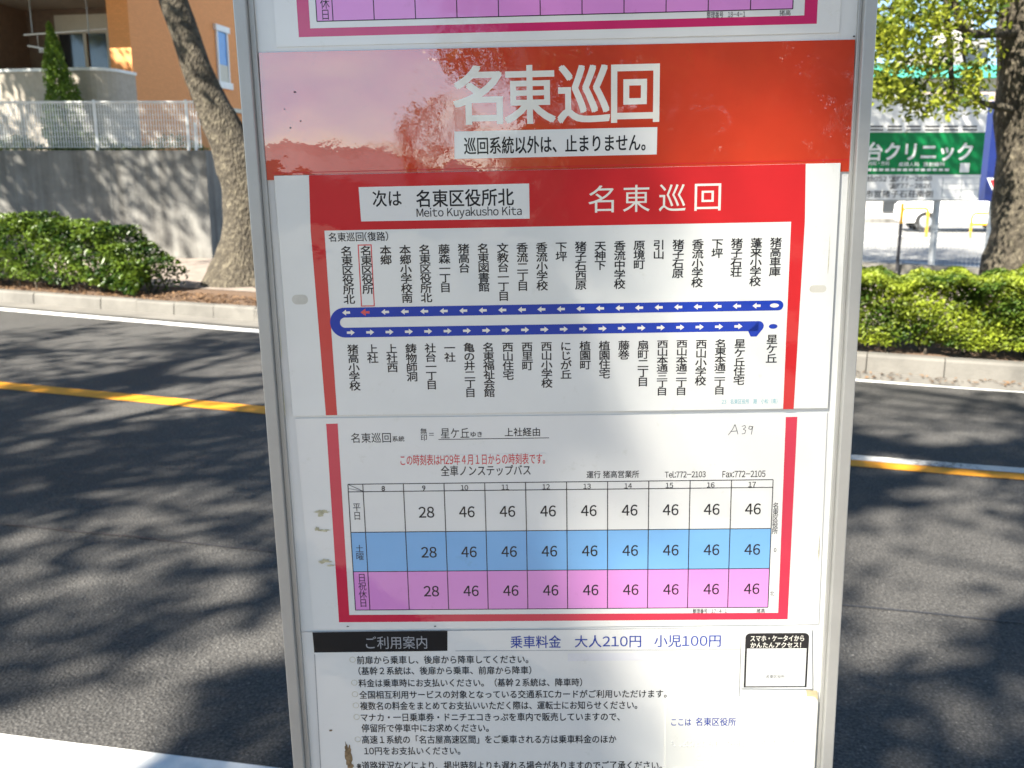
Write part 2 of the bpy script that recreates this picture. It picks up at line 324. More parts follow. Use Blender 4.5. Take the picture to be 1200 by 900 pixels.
def crown_clusters(c, rad, n, seed, shell=.45, zmin=None, holes=()):
    g = np.random.default_rng(seed); out = []
    while len(out) < n:
        p = g.uniform(-1, 1, 3); d = np.linalg.norm(p)
        if d > 1 or g.uniform() > shell + (1 - shell) * d: continue
        q = np.array(c) + p * np.array(rad) * (1 + .12 * math.sin(5 * math.atan2(p[1], p[0]) + seed))
        if zmin is not None and q[2] < zmin: continue
        out.append(q)
    return np.array(out)
def thin(P, gaps):
    """openings in the crown: leaves standing in the way of a line towards the sun are gone"""
    keep = np.ones(len(P), bool); s = np.array(S)
    for (x, y, z, r, frac) in gaps:
        d = P - np.array([x, y, z]); t = d @ s; dist = np.linalg.norm(d - t[:, None] * s, axis=1)
        keep &= ~((dist < r) & (RNG.uniform(0, 1, len(P)) < frac))
    return P[keep]
NOTWIG = []
def blocked(p, q):
    """a bough that would hang in one of the openings"""
    for k in range(13):
        w = np.array(p.lerp(q, k / 12))
        for (x, y, z, r_, _) in NOTWIG:
            d = w - np.array([x, y, z]); d = d - (d @ np.array(S)) * np.array(S)
            if np.linalg.norm(d) < r_ + .03: return True
    return False
def tree(base, fork_z, crown_c, crown_r, ncl, per, leaf, lm, label, seed, trunk_r=.24, spread=.33, group=None, zmin=None, gaps=(), lean=(0, 0)):
    base = Vector(base); t = empty('street_tree', base, label, 'tree', group)
    cl = crown_clusters(crown_c, crown_r, ncl, seed, zmin=zmin); g = np.random.default_rng(seed + 1)
    b = MB(); fork = base + Vector((lean[0], lean[1], fork_z))
    pts = [base + (fork - base) * k for k in (0, .08, .25, .5, .75, 1)]
    b.tube(pts, [trunk_r * x for x in (1.6, 1.2, 1.02, .95, .9, .85)], 12, True, .05)
    tops = []
    for k in range(6):
        e = Vector(crown_c) + Vector((math.cos(k * 1.05 + seed) * crown_r[0] * .5, math.sin(k * 1.05 + seed) * crown_r[1] * .5, g.uniform(-.1, .5) * crown_r[2]))
        mid = fork.lerp(e, .5) + Vector((0, 0, .25))
        if blocked(fork, mid) or blocked(mid, e): continue
        b.tube([fork - Vector((0, 0, .1)), mid, e], [trunk_r * .40, trunk_r * .24, trunk_r * .12], 7); tops += [mid, e]
    for q in cl[::2]:
        q = Vector(q); e = min(tops, key=lambda w: (w - q).length)
        if blocked(e, q): continue
        b.tube([e, e.lerp(q, .55) + Vector((0, 0, .1)), q], [.035, .022, .010], 5, False)
    b.build('trunk', M['bark'], t, True)
    P = np.repeat(cl, per, 0) + RNG.normal(0, spread, (len(cl) * per, 3)) * [1, 1, .6]
    if len(gaps): P = thin(P, gaps)
    if zmin is not None: P = P[P[:, 2] > zmin - .3]
    leaves('crown', P, leaf, lm, t, .35)
    return t

# ------------------------------------------------------------------ left side: retaining wall, fence, building
PW = Vector((-5.60, 17.65, 0)); WA = Vector((-1, .03, 0)).normalized(); WB = Vector((.08, 1, 0)).normalized()
def W(s, t, z): return PW + WA * s + WB * t + Vector((0, 0, z))
WZ = 2.10
b = MB(); b.prism([W(0, 0, 0), W(16, 0, 0), W(16, .25, 0), W(.25, .25, 0), W(.25, 14, 0), W(0, 14, 0)], [W(0, 0, WZ), W(16, 0, WZ), W(16, .25, WZ), W(.25, .25, WZ), W(.25, 14, WZ), W(0, 14, WZ)])
for k in range(1, 9): b.box(W(k * 1.8, -.001, 1.05), (.02, .012, 2.0), WA, WB)
b.build('retaining_wall', M['wall'], label='tall grey concrete retaining wall behind the left hedge, dappled with tree shade', cat='wall')
b = MB(); b.prism([W(.25, .25, 1.0), W(16, .25, 1.0), W(16, 14, 1.0), W(.25, 14, 1.0)], [W(.25, .25, 2.06), W(16, .25, 2.06), W(16, 14, 2.06), W(.25, 14, 2.06)]); b.build('raised_ground', M['earth'], kind='structure')
fe = empty('mesh_fence', W(0, .12, WZ), 'white wire mesh fence on top of the grey retaining wall', 'fence')
b = MB()
for k in range(0, 232): b.tube([W(.12 + k * .05, .12, WZ + .05), W(.12 + k * .05, .12, WZ + .84)], .0085, 4, False)
for k in range(9): b.tube([W(.1, .125, WZ + .06 + k * .096), W(12, .125, WZ + .06 + k * .096)], .004, 4, False)
b.build('wire_mesh', M['white_metal'], fe)
b = MB(); b.tube([W(.1, .12, WZ + .86), W(12, .12, WZ + .86)], .018, 8); b.build('top_rail', M['white_metal'], fe)
for k, sx in enumerate([.22, .36, 2.06, 4.06, 6.06, 8.06, 10.06]):
    b = MB(); b.tube([W(sx, .14, WZ), W(sx, .14, WZ + (.5 if k == 0 else .9))], .028, 8); b.build('fence_post', M['white_metal'], fe)
P = np.array([W(s_, t_, 2.12 + random.uniform(0, .28 * max(.2, math.sin(s_ * 2.1) ** 2))) for s_, t_ in zip(RNG.uniform(.2, 12, 6000), RNG.uniform(.2, .7, 6000))])
leaves('ground_cover', P, .06, M['grass'], None, .1, kind='stuff')

BA = Vector((-.985, .17, 0)).normalized(); BB = Vector((.17, .985, 0)).normalized()
PC = at(157, 100, 20.6); PC.z = 0
def Bp(s, t, z): return PC + BA * s + BB * t + Vector((0, 0, z))
def hit(px, py, t=None, s=None):
    d = ray(px, py); n, p0 = (BB, Bp(0, t, 0)) if t is not None else (BA, Bp(s, 0, 0))
    k = (p0 - Vector((0, 0, CAMZ))).dot(n) / d.dot(n); p = Vector((0, 0, CAMZ)) + d * k; q = p - PC
    return q.dot(BA), q.dot(BB), p.z
ho = empty('apartment_building', Bp(3, 3, 2.06), 'orange tiled apartment building with a dark recessed balcony above the retaining wall', 'building')
sR = hit(127, 40, t=0)[0]; zs = hit(100, 11, t=1.8)[2]; sL = hit(36, 40, t=1.8)[0]
b = MB()
def bbox(b, s0, s1, t0, t1, z0, z1): b.box(Bp((s0 + s1) / 2, (t0 + t1) / 2, (z0 + z1) / 2), (abs(s1 - s0), abs(t1 - t0), z1 - z0), BA, BB)
bbox(b, 0, sR, 0, 1.8, 2.0, 9.0); bbox(b, 0, sL + 4, 1.803, 9.0, 2.0, 9.0)
b.build('wall', M['orange'], ho, label='orange tiled wall')
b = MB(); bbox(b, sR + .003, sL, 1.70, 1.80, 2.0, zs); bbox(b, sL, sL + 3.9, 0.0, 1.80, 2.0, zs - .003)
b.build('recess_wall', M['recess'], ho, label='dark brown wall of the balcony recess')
b = MB(); bbox(b, sR + .003, sL + 4, -.9, 1.79, zs, zs + .22); b.build('soffit', M['soffit'], ho)
b = MB(); bbox(b, sR + .003, sL + 4, -1.0, -.903, zs + .05, zs + 1.2); b.build('upper_parapet', M['beige'], ho)
# balcony parapet with rounded right end
s_end = hit(144, 100, t=-.5)[0]; zt = hit(100, 83, t=-1.0)[2]
out = [Bp(7.5, -1.05, 0), Bp(s_end + .45, -1.05, 0)] + [Bp(s_end + .45 - .45 * math.sin(a), -.6 - .45 * math.cos(a), 0) for a in np.linspace(.2, math.pi / 2, 7)] + [Bp(s_end, -.003, 0)]
inn = [Bp(7.5, -.93, 0), Bp(s_end + .45, -.93, 0)] + [Bp(s_end + .45 - .33 * math.sin(a), -.6 - .33 * math.cos(a), 0) for a in np.linspace(.2, math.pi / 2, 7)] + [Bp(s_end + .12, -.003, 0)]
b = MB(); up = lambda L, z: [p + Vector((0, 0, z)) for p in L]
for i in range(len(out) - 1): b.prism([out[i] + Vector((0, 0, 2.0)), out[i + 1] + Vector((0, 0, 2.0)), inn[i + 1] + Vector((0, 0, 2.0)), inn[i] + Vector((0, 0, 2.0))], [out[i] + Vector((0, 0, zt)), out[i + 1] + Vector((0, 0, zt)), inn[i + 1] + Vector((0, 0, zt)), inn[i] + Vector((0, 0, zt))])
par = b.build('balcony_parapet', M['beige'], ho)
b = MB()
o2 = [p + (p - q).normalized() * .03 for p, q in zip(out, inn)]; i2 = [q - (p - q).normalized() * .03 for p, q in zip(out, inn)]
for i in range(len(out) - 1): b.prism([o2[i] + Vector((0, 0, zt)), o2[i + 1] + Vector((0, 0, zt)), i2[i + 1] + Vector((0, 0, zt)), i2[i] + Vector((0, 0, zt))], [o2[i] + Vector((0, 0, zt + .06)), o2[i + 1] + Vector((0, 0, zt + .06)), i2[i + 1] + Vector((0, 0, zt + .06)), i2[i] + Vector((0, 0, zt + .06))])
b.build('coping', M['white_metal'], par)
# sliding balcony window
s0 = hit(128, 40, t=1.65)[0]; s1 = hit(66, 40, t=1.65)[0]; z1 = hit(100, 35, t=1.65)[2]; zsh = hit(100, 17, t=1.65)[2]
w = MB(); bbox(w, s0, s1, 1.62, 1.695, z1, zsh); wi = w.build('balcony_window', M['cream'], ho)
w = MB()
for a, c in ((s0, s0 + .06), (s1 - .06, s1), ((s0 * .55 + s1 * .45) - .04, (s0 * .55 + s1 * .45) + .04)): bbox(w, a, c, 1.61, 1.693, 2.2, z1 - .003)
bbox(w, s0 + .06, s1 - .06, 1.612, 1.69, z1 - .08, z1 - .003); w.build('sash', M['cream'], wi)
w = MB(); bbox(w, s0 + .06, s1 - .06, 1.66, 1.685, 2.2, z1 - .08); w.build('pane', M['glass'], wi)
# small end wall window
tw0 = hit(253, 60, s=0)[1]; tw1 = hit(266, 60, s=0)[1]; za = hit(260, 96, s=0)[2]; zb = hit(260, 38, s=0)[2]; zm = hit(260, 76, s=0)[2]
w = MB(); bbox(w, -.05, -.002, tw0, tw0 + .06, za, zb); bbox(w, -.05, -.002, tw1 - .06, tw1, za, zb); bbox(w, -.08, -.002, tw0 - .07, tw1 + .07, zb, zb + .14); bbox(w, -.08, -.002, tw0 - .07, tw1 + .07, za - .16, za)
wi = w.build('end_window', M['white_metal'], ho, label='narrow white framed window in the orange wall')
w = MB(); bbox(w, -.02, -.002, tw0 + .06, tw1 - .06, zm, zb); w.build('pane', M['blueglass'], wi)
w = MB(); bbox(w, -.03, -.002, tw0 + .06, tw1 - .06, za, zm - .002); w.build('sill_panel', M['cream'], wi)
tb = hit(258, 128, s=0)[1]; zb_ = hit(262, 128, s=0)[2]
w = MB(); bbox(w, -.10, -.002, tb, 9, zb_ - .05, zb_ + .05); w.build('ledge', M['cream'], ho)
# laundry pole with its hanger rods, and clothes hanger
lp = empty('laundry_pole', Bp(hit(80, 40, t=.2)[0], .2, zs), 'pale horizontal laundry pole hung from the balcony ceiling', 'laundry pole')
q0, q1 = hit(28, 41, t=.1), hit(125, 34, t=.3)
b = MB(); b.tube([Bp(q0[0], .1, q0[2]), Bp(q1[0], .3, q1[2])], .018, 8); b.build('pole', M['white_metal'], lp)
for px in (38, 104):
    k = hit(px, 38, t=.2); b = MB(); b.tube([Bp(k[0], .2, zs), Bp(k[0], .2, k[2] - .02)], .012, 6); b.box(Bp(k[0], .2, zs - .03), (.10, .10, .05), BA, BB); b.build('hanger_rod', M['galv'], lp)
k = hit(45, 55, t=.15); hg = MB()
hg.tube([Bp(k[0] + .25, .15, k[2] + .03), Bp(k[0] - .12, .15, k[2] - .04)], .02, 6); hg.tube([Bp(k[0], .15, k[2]), Bp(k[0], .15, hit(46, 41, t=.15)[2])], .006, 5)
for i in range(5): hg.tube([Bp(k[0] - .02 - .04 * i, .15, k[2] - .02), Bp(k[0] - .02 - .04 * i, .15, k[2] - .12)], .012, 5)
hg.build('clothes_hanger', M['white_metal'], label='small pale clothes hanger with pegs hanging under the laundry pole', cat='hanger')
# cypress
cb = at(85, 190, 19.2); cb.z = 2.06
ct = empty('cypress', cb, 'narrow bright green conical cypress behind the white mesh fence', 'tree')
zt_ = at(72, 32, 19.2).z; n = 7000; hh = RNG.uniform(0, 1, n) ** 1.35
rr = .44 * (1 - hh) ** .75 * np.where(hh < .1, .8 + 2 * hh, 1) * RNG.uniform(.55, 1.08, n); an = RNG.uniform(0, 6.283, n); rr *= 1 + .22 * np.sin(an * 3 + hh * 14)
P = np.stack([cb.x - .20 * hh + rr * np.cos(an), cb.y + rr * np.sin(an), cb.z + .08 + hh * (zt_ - cb.z)], 1)
leaves('crown', P, .085, M['leaf_cyp'], ct, .0, tone=.5 + .4 * np.sin(hh * 20 + an * 2) * .6, asp=.35, droop=-1.5)
b = MB(); b.tube([cb, cb + Vector((-.15, 0, (zt_ - cb.z) * .8))], [.05, .012], 6); b.build('trunk', M['bark'], ct, True)

# ------------------------------------------------------------------ hedges
def hedge(name, x0, x1, d0, d1, h, n, size, m, label, end=None, lump=.12, seed=1):
    g = np.random.default_rng(seed); xs, ys = KERB
    u = g.uniform(0, 1, n); X = x0 + (x1 - x0) * u; fy = np.interp(X, xs, ys)
    ph = X * 2.2; hl = h * (1 + lump * np.sin(ph * 1.7 + seed) * .6 + lump * np.sin(ph * 4.1 + 1.3) * .6 + lump * .6 * np.sin(ph * 9.7))
    if end is not None: hl = hl * np.clip((X - end[0]) / (end[1] - end[0]), 0, 1) ** .5
    side = g.uniform(0, 1, n); dep = d0 + (d1 - d0) * g.uniform(0, 1, n); z = .14 + hl * g.uniform(.08, 1, n) ** .8
    top = side < .45; front = (side >= .45) & (side < .85)
    z = np.where(top, .14 + hl * (1 - np.abs(g.normal(0, .05, n))), z)
    rnd = .16 * np.clip((z - .14) / hl, 0, 1) ** 3
    dep = np.where(front, d0 + rnd + np.abs(g.normal(0, .06, n)) + .05 * np.sin(X * 11 + z * 9), dep)
    dep = dep + .06 * np.sin(X * 7 + z * 13)
    P = np.stack([X + dep * .38, fy + dep * .92, z], 1)
    hb = empty(name, (P[:, 0].mean(), P[:, 1].mean(), .13), label, 'hedge')
    clump = .5 + .35 * np.sin(X * 6 + z * 9 + dep * 5) + .2 * np.sin(X * 17 - z * 21)
    leaves('foliage', P, size, m, hb, .5, tone=clump)
    b = MB()
    for i in range(int(abs(x1 - x0) * 14)):
        x = g.uniform(min(x0, x1), max(x0, x1)); dd = g.uniform(d0 + .1, d1 - .1); p = Vector((x + dd * .38, np.interp(x, xs, ys) + dd * .92, .12))
        kk = 1 if end is None else float(np.clip((x - end[0]) / (end[1] - end[0]), .25, 1)) ** .5
        b.tube([p, p + Vector((g.uniform(-.1, .1), g.uniform(-.1, .1), h * .5 * kk)), p + Vector((g.uniform(-.2, .2), g.uniform(-.15, .15), h * .85 * kk))], [.012, .009, .005], 4, False)
    b.build('stems', M['bark'], hb); return hb
hedge('clipped_hedge', -13.5, -4.85, .30, 1.25, .84, 46000, .068, M['leaf_hedge'], 'glossy dark green hedge on the left verge in front of the retaining wall', end=(-4.8, -5.75), seed=2)
hedge('azalea_hedge', .6, 6.2, .17, 1.30, .645, 95000, .041, M['leaf_azalea'], 'sunlit yellow green azalea hedge right of the bus stop sign', lump=.07, seed=5)
sb = ground(152, 340, .14); sh = empty('small_shrub', sb, 'small low bright green shrub in front of the left hedge end', 'shrub')
pp = RNG.normal(0, 1, (1400, 3)); pp /= np.linalg.norm(pp, axis=1)[:, None]; pp *= RNG.uniform(.5, 1, (1400, 1)); pp = pp * [.27, .2, .17] + np.array(sb) + [0, .1, .21]
leaves('foliage', pp, .07, M['leaf_hedge'], sh, .5, tone=np.full(1400, .8))
b = MB()
for i in range(7): b.tube([sb + Vector((0, .1, 0)), sb + Vector((random.uniform(-.2, .2), .1 + random.uniform(-.12, .12), .3))], [.01, .004], 4, False)
b.build('stems', M['bark'], sh)
X = RNG.uniform(-12, -2.5, 2600); D = RNG.uniform(.16, .9, 2600)
leaves('leaf_litter', np.stack([X + D * .38, np.interp(X, *KERB) + D * .92, np.full(2600, .15)], 1), .06, M['deadleaf'], None, 2.0, kind='stuff')
X = RNG.uniform(2.5, 5, 160); D = RNG.uniform(-.3, -.02, 160)
leaves('fallen_leaf_scatter', np.stack([X + D * .38, np.interp(X, *KERB) + D * .92, np.full(160, .02)], 1), .045, M['deadleaf'], None, 2.0, kind='stuff')

# ------------------------------------------------------------------ trees across the road
def limb(b, pix, Y, rad, k=14, wob=.05, sub=3):
    pts = [at(x, y, yy) for (x, y), yy in zip(pix, Y)]; P = []; Q = []
    for i in range(len(pts) - 1):
        p0, p1, p2, p3 = pts[max(i - 1, 0)], pts[i], pts[i + 1], pts[min(i + 2, len(pts) - 1)]
        for s_ in range(sub):
            t = s_ / sub; P.append(.5 * ((2 * p1) + (p2 - p0) * t + (2 * p0 - 5 * p1 + 4 * p2 - p3) * t * t + (3 * p1 - p0 - 3 * p2 + p3) * t ** 3)); Q.append(rad[i] + (rad[i + 1] - rad[i]) * t)
    P.append(pts[-1]); Q.append(rad[-1]); b.tube(P, Q, k, True, wob)
YT = 13.5; mpx = YT / F / math.cos(PITCH)
tl = empty('street_tree', ground(285, 337, .14), 'leaning street tree with a flared pale trunk left of the sign', 'tree')
b = MB()
limb(b, [(287, 346), (287, 333), (289, 305), (291, 262), (288, 225), (281, 195), (268, 165), (252, 130), (238, 100), (224, 60), (208, 15), (190, -40), (165, -110), (120, -220)], [13.4] * 10 + [13.5, 13.6, 13.8, 14.2],
     [x * .0126 for x in (60, 48, 35, 27, 26, 26, 22, 19, 16.5, 15, 15, 14, 12, 9)], 20, .035, 4)
limb(b, [(284, 200), (296, 165), (310, 130), (330, 60), (345, -40), (370, -200)], [13.5, 13.5, 13.6, 13.8, 14, 14.4], [x * .0126 for x in (18, 15, 13, 12, 10, 6)], 12, .05)
for a in ((238, 336), (318, 344)):                 # surface roots
    e = ground(*a, .14); c = ground(287, 330, .14); b.tube([c + Vector((0, 0, .14)), c.lerp(e, .6) + Vector((0, 0, .03)), e - Vector((0, 0, .02))], [.12, .06, .02], 8, True, .06)
top = at(120, -220, 14.2); cl = crown_clusters((-8.2, 14.6, 8.0), (5.4, 4.6, 2.8), 140, 21, zmin=5.2)
for q in cl[::3]: q = Vector(q); b.tube([top.lerp(at(190, -40, 13.6), random.random()), top.lerp(q, .5), q], [.07, .04, .012], 5, False)
b.build('trunk', M['bark'], tl, True)
LEFTGAPS = [(*tuple(Bp(.25, 0, 4.6)), .5, .9), (*tuple(Bp(.2, 0, 5.4)), .35, .8), (*tuple(Bp(2.2, -1.05, 3.3)), .35, .8), (*tuple(Bp(4.6, -1.05, 2.9)), .5, .8), (*tuple(W(4.0, 0, 1.0)), .3, .6)]
P = thin(np.repeat(cl, 200, 0) + RNG.normal(0, .42, (len(cl) * 200, 3)) * [1, 1, .7], LEFTGAPS); leaves('crown', P, .15, M['leaf_far'], tl, .35)

tr = empty('street_tree', at(1207, 340, 9.1) * 1, 'thick trunked street tree at the right edge behind the azalea hedge, low leafy boughs', 'tree')
b = MB()
limb(b, [(1206, 420), (1205, 345), (1205, 318), (1208, 280), (1211, 230), (1213, 180), (1215, 130), (1215, 60), (1216, 0), (1212, -80), (1206, -200), (1196, -380)], [9.1] * 9 + [9.0, 8.9, 8.6],
     [x * .0085 for x in (62, 55, 50, 44, 40, 39, 42, 40, 37, 35, 32, 22)], 22, .035, 4)
limb(b, [(1195, 36), (1168, 38), (1140, 40), (1128, 30), (1110, -20), (1090, -90)], [9.0, 8.85, 8.7, 8.6, 8.5, 8.3], [x * .0085 for x in (7, 5.5, 4.5, 4, 3.5, 2)], 9, .03)
limb(b, [(1131, 40), (1129, 62), (1133, 82)], [8.65, 8.6, 8.6], [.022, .016, .008], 7)
limb(b, [(1110, -18), (1110, 25), (1113, 50), (1115, 100), (1117, 118)], [8.5, 8.5, 8.5, 8.45, 8.4], [.03, .028, .026, .022, .010], 8)
limb(b, [(1140, 40), (1118, 32), (1085, 24), (1050, 10), (1020, 12)], [8.7, 8.6, 8.4, 8.2, 8.0], [.025, .02, .015, .012, .006], 6)
limb(b, [(1196, 130), (1172, 125), (1150, 120), (1128, 108)], [9.0, 8.9, 8.85, 8.8], [.045, .035, .025, .01], 8)
limb(b, [(1110, 10), (1085, 45), (1060, 75), (1035, 100), (1020, 112)], [8.5, 8.3, 8.2, 8.0, 7.9], [.016, .013, .010, .007, .004], 6)
limb(b, [(1113, 55), (1092, 88), (1070, 112), (1055, 125)], [8.5, 8.4, 8.3, 8.2], [.012, .010, .008, .004], 6)
limb(b, [(1175, 20), (1160, 12), (1140, 20), (1120, 28)], [9.0, 8.8, 8.7, 8.6], [.018, .014, .010, .005], 6)
spray = []                                                      # leafy sprays along the low twigs
for (x0, y0, x1, y1, n, Y) in [(1022, 5, 1052, 60, 70, 8.0), (1020, 40, 1060, 115, 85, 7.9), (1050, 0, 1110, 30, 70, 8.3), (1055, 30, 1108, 75, 58, 8.3), (1035, 95, 1072, 112, 22, 8.0), (1060, 105, 1120, 135, 52, 8.3), (1115, 92, 1150, 130, 46, 8.7), (1128, 70, 1150, 95, 22, 8.6), (1120, 0, 1172, 22, 46, 8.8), (1110, 20, 1140, 60, 26, 8.6), (1155, 45, 1172, 80, 10, 8.8), (1065, 75, 1105, 100, 20, 8.4), (1025, 110, 1045, 118, 8, 8.0), (980, -60, 1190, 0, 240, 8.5), (900, -40, 1018, 110, 170, 8.1)]:
    for i in range(n): spray.append(at(random.uniform(x0, x1), random.uniform(y0, y1), Y + random.uniform(-.5, .6)))
spray = np.array([tuple(p) for p in spray])
cl = crown_clusters((4.2, 8.4, 5.8), (3.4, 3.2, 2.4), 70, 33, zmin=3.5)
for q in cl[::3]:
    q = Vector(q); b.tube([at(1206, -200, 8.9), at(1206, -200, 8.9).lerp(q, .5) + Vector((0, 0, .2)), q], [.07, .04, .012], 5, False)
b.build('trunk', M['bark'], tr, True)
TN = np.concatenate([np.repeat(RNG.uniform(0, 1, len(spray)), 8), RNG.uniform(0, 1, len(cl) * 90)])
P = np.concatenate([np.repeat(spray, 8, 0) + RNG.normal(0, .05, (len(spray) * 8, 3)), np.repeat(cl, 90, 0) + RNG.normal(0, .33, (len(cl) * 90, 3))])
leaves('crown', P, .058, M['leaf_far'], tr, .25, asp=.52, droop=.6, tone=TN)

# ------------------------------------------------------------------ right side: car park, signs, far buildings
b = MB(); b.add([(4.6, 15.75, .10), (40, -1.0, .10), (80, 40, .10), (40, 75, .10), (2.0, 75, .10), (-3.5, 30, .10), (-2, 18.8, .10)], [(0, 1, 2, 3, 4, 5, 6)]); b.build('car_park', M['lot'], kind='structure')
def gstrip(name, p0, p1, w, z, m):
    d = (p1 - p0).normalized(); n = Vector((-d.y, d.x, 0)) * w / 2; b = MB(); q = Vector((0, 0, z - p0.z)); b.add([p0 - n + q, p1 - n + q, p1 + n + q, p0 + n + q], [(0, 1, 2, 3)]); return b.build(name, m, kind='structure')
for (a, c, w) in (((995, 272), (1240, 291), .22), ((1000, 283), (1038, 288), .16), ((1085, 286), (1135, 290), .14), ((1118, 311), (1240, 314), .14), ((1060, 307), (1095, 310), .14)):
    gstrip('parking_line', ground(*a, .10), ground(*c, .10), w, .106, M['white_line'])
fl0, fl1 = ground(985, 313, .15), ground(1300, 330, .15)
b = MB(); d = (fl1 - fl0).normalized(); n = Vector((-d.y, d.x, 0)); b.box((fl0 + fl1) / 2 + Vector((0, 0, .02)), ((fl1 - fl0).length, .25, .16), d, n); b.build('edging', M['kerb'], kind='structure')
mf = empty('mesh_fence', fl0, 'thin grey wire mesh fence along the car park edge', 'fence')
b = MB(); LN = (fl1 - fl0).length
for k in range(int(LN / .06)): b.tube([fl0 + d * k * .06 + Vector((0, 0, .1)), fl0 + d * k * .06 + Vector((0, 0, .72))], .0022, 4, False)
for k in range(9): b.tube([fl0 + Vector((0, 0, .12 + k * .075)), fl1 + Vector((0, 0, .12 + k * .075))], .0022, 4, False)
b.build('wire_mesh', M['galv'], mf)
pb = ground(1051, 318, .15)
bp = empty('barrier_post', pb, 'slim black post with yellow top left of the clinic sign pole', 'post')
zt = at(1055, 262, pb.y).z; zy = at(1056, 238, pb.y).z
b = MB(); b.tube([pb, Vector((pb.x, pb.y, zt))], .028, 8); b.build('shaft', M['dark'], bp)
b = MB(); b.tube([Vector((pb.x, pb.y, zt)), Vector((pb.x, pb.y, zy))], .026, 8); b.build('cap', M['yellow'], bp)

# text helper: outlines of Blender's own built-in font as flat mesh data
_cache = {}
def glyphs(s, bold=0.0):
    bold = 0.0
    if (s, bold) in _cache: return _cache[(s, bold)]
    if len(s) > 1 and all(0x20 <= ord(ch) < 0x7f for ch in s):      # latin and digits: sans letterforms set with their own spacing
        V, Fc, x = [], [], 0.0
        for ch in s:
            if ch == ' ': x += .30; continue
            v, f = glyphs(chr(ord(ch) + 0xFEE0)); n = sum(len(q) for q in V); lo = v[:, 0].min()
            V.append(v + [x - lo, 0]); Fc += [tuple(i + n for i in q) for q in f]; x += v[:, 0].max() - lo + .085
        _cache[(s, bold)] = (np.concatenate(V), Fc); return _cache[(s, bold)]
    asc = [0x21 <= ord(ch) < 0x7f for ch in s]
    if len(s) > 1 and any(asc) and '\n' not in s:                     # numbers set among japanese characters
        em = glyphs('国国')[0][:, 0].max() - glyphs('国')[0][:, 0].max(); V, Fc, x = [], [], 0.0
        for ch, a_ in zip(s, asc):
            if ch in ' \u3000': x += em * (.4 if ch == ' ' else 1); continue
            v, f = glyphs(chr(ord(ch) + 0xFEE0) if a_ else ch); n = sum(len(q) for q in V); lo = v[:, 0].min() if a_ else 0.0
            V.append(v + [x - lo + (.05 if a_ else 0), 0]); Fc += [tuple(i + n for i in q) for q in f]; x += v[:, 0].max() - lo + .10 if a_ else em
        _cache[(s, bold)] = (np.concatenate(V), Fc); return _cache[(s, bold)]
    c = bpy.data.curves.new('t', 'FONT'); c.body = s; c.size = 1; c.resolution_u = 3
    o = bpy.data.objects.new('t', c); COL.objects.link(o); dg = bpy.context.evaluated_depsgraph_get(); dg.update()
    m = bpy.data.meshes.new_from_object(o.evaluated_get(dg))
    v = np.array([x.co[:] for x in m.vertices]).reshape(-1, 3)[:, :2]; f = [tuple(p.vertices) for p in m.polygons]
    bpy.data.objects.remove(o); bpy.data.curves.remove(c); bpy.data.meshes.remove(m)
    _cache[(s, bold)] = (v, f); return v, f
def text_in(b, s, o, ex, ey, w, h, bold=0.0):
    """fit string s into the rectangle with lower-left corner o, axes ex/ey and size w x h"""
    v, f = glyphs(s, bold); lo, hi = v.min(0), v.max(0); q = (v - lo) / np.maximum(hi - lo, 1e-6) * [w, h]
    nz = ex.cross(ey).normalized(); em = h / max(hi[1] - lo[1], .5)      # heavier faces: the letter printed again a hair to each side
    for i, (dx, dy) in enumerate(((0, 0),) if bold <= 0 else ((-1, -1), (1, -1), (1, 1), (-1, 1))):
        k = bold * em * .7; b.add([o + ex * float(x + dx * k) + ey * float(y + dy * k) + nz * (.00002 * i) for x, y in q], [t for t in f])

# clinic sign
YS = 15.6; EX = Vector((1, 0, 0)); EZ = Vector((0, 0, 1))
def sx(px, py=180): return at(px, py, YS).x
def sz(py): return at(1085, py, YS).z
cs = empty('clinic_sign', (sx(1100, 320), YS + .1, .15), 'green and white clinic sign on a grey pole in front of the car park', 'sign')
x0, x1 = sx(955), sx(1152, 180)
b = MB(); b.b2((x0, YS, sz(155)), (x1, YS + .06, sz(112))); b.build('top_panel', M['signwhite'], cs, label='white upper panel with thin dark text lines')
b = MB(); b.b2((x0, YS, sz(204.5)), (x1, YS + .06, sz(155) - .003)); b.build('green_panel', M['green'], cs)
b = MB(); b.b2((x0, YS, sz(234)), (x1, YS + .06, sz(204.5) - .003)); b.build('phone_panel', M['signwhite'], cs, label='white lower panel with phone numbers')
for px in (1101, 985):
    b = MB(); X_ = sx(px, 250); b.tube([(X_, YS + .13, .1), (X_, YS + .13, sz(112))], .055, 12); b.build('pole', M['galv'], cs)
fr = MB(); fr.b2((x0 - .03, YS + .061, sz(236)), (x1 + .03, YS + .08, sz(110))); fr.build('back_frame', M['galv'], cs)
def st(b, s, ax, ay, bx, by, bold=0.0): text_in(b, s, Vector((sx(ax, (ay + by) / 2), YS - .004, sz(by))), EX, EZ, sx(bx, (ay + by) / 2) - sx(ax, (ay + by) / 2), sz(ay) - sz(by), bold)
b = MB(); st(b, '台クリニック', 1016, 167, 1139, 188, .035); st(b, '内科・外科', 1018, 189, 1042, 194, .02); st(b, '産婦人科', 1053, 190, 1077, 195, .02); st(b, '放射線科', 1082, 190, 1107, 195, .02)
b.b2((sx(1125, 195), YS - .004, sz(202)), (sx(1136, 195), YS - .001, sz(191)))
for k in range(14): xx = 1016 + k * 7; b.b2((sx(xx, 199), YS - .004, sz(200.5)), (sx(xx + 5, 199), YS - .001, sz(197.5)))
b.build('white_lettering', M['signwhite'], cs)
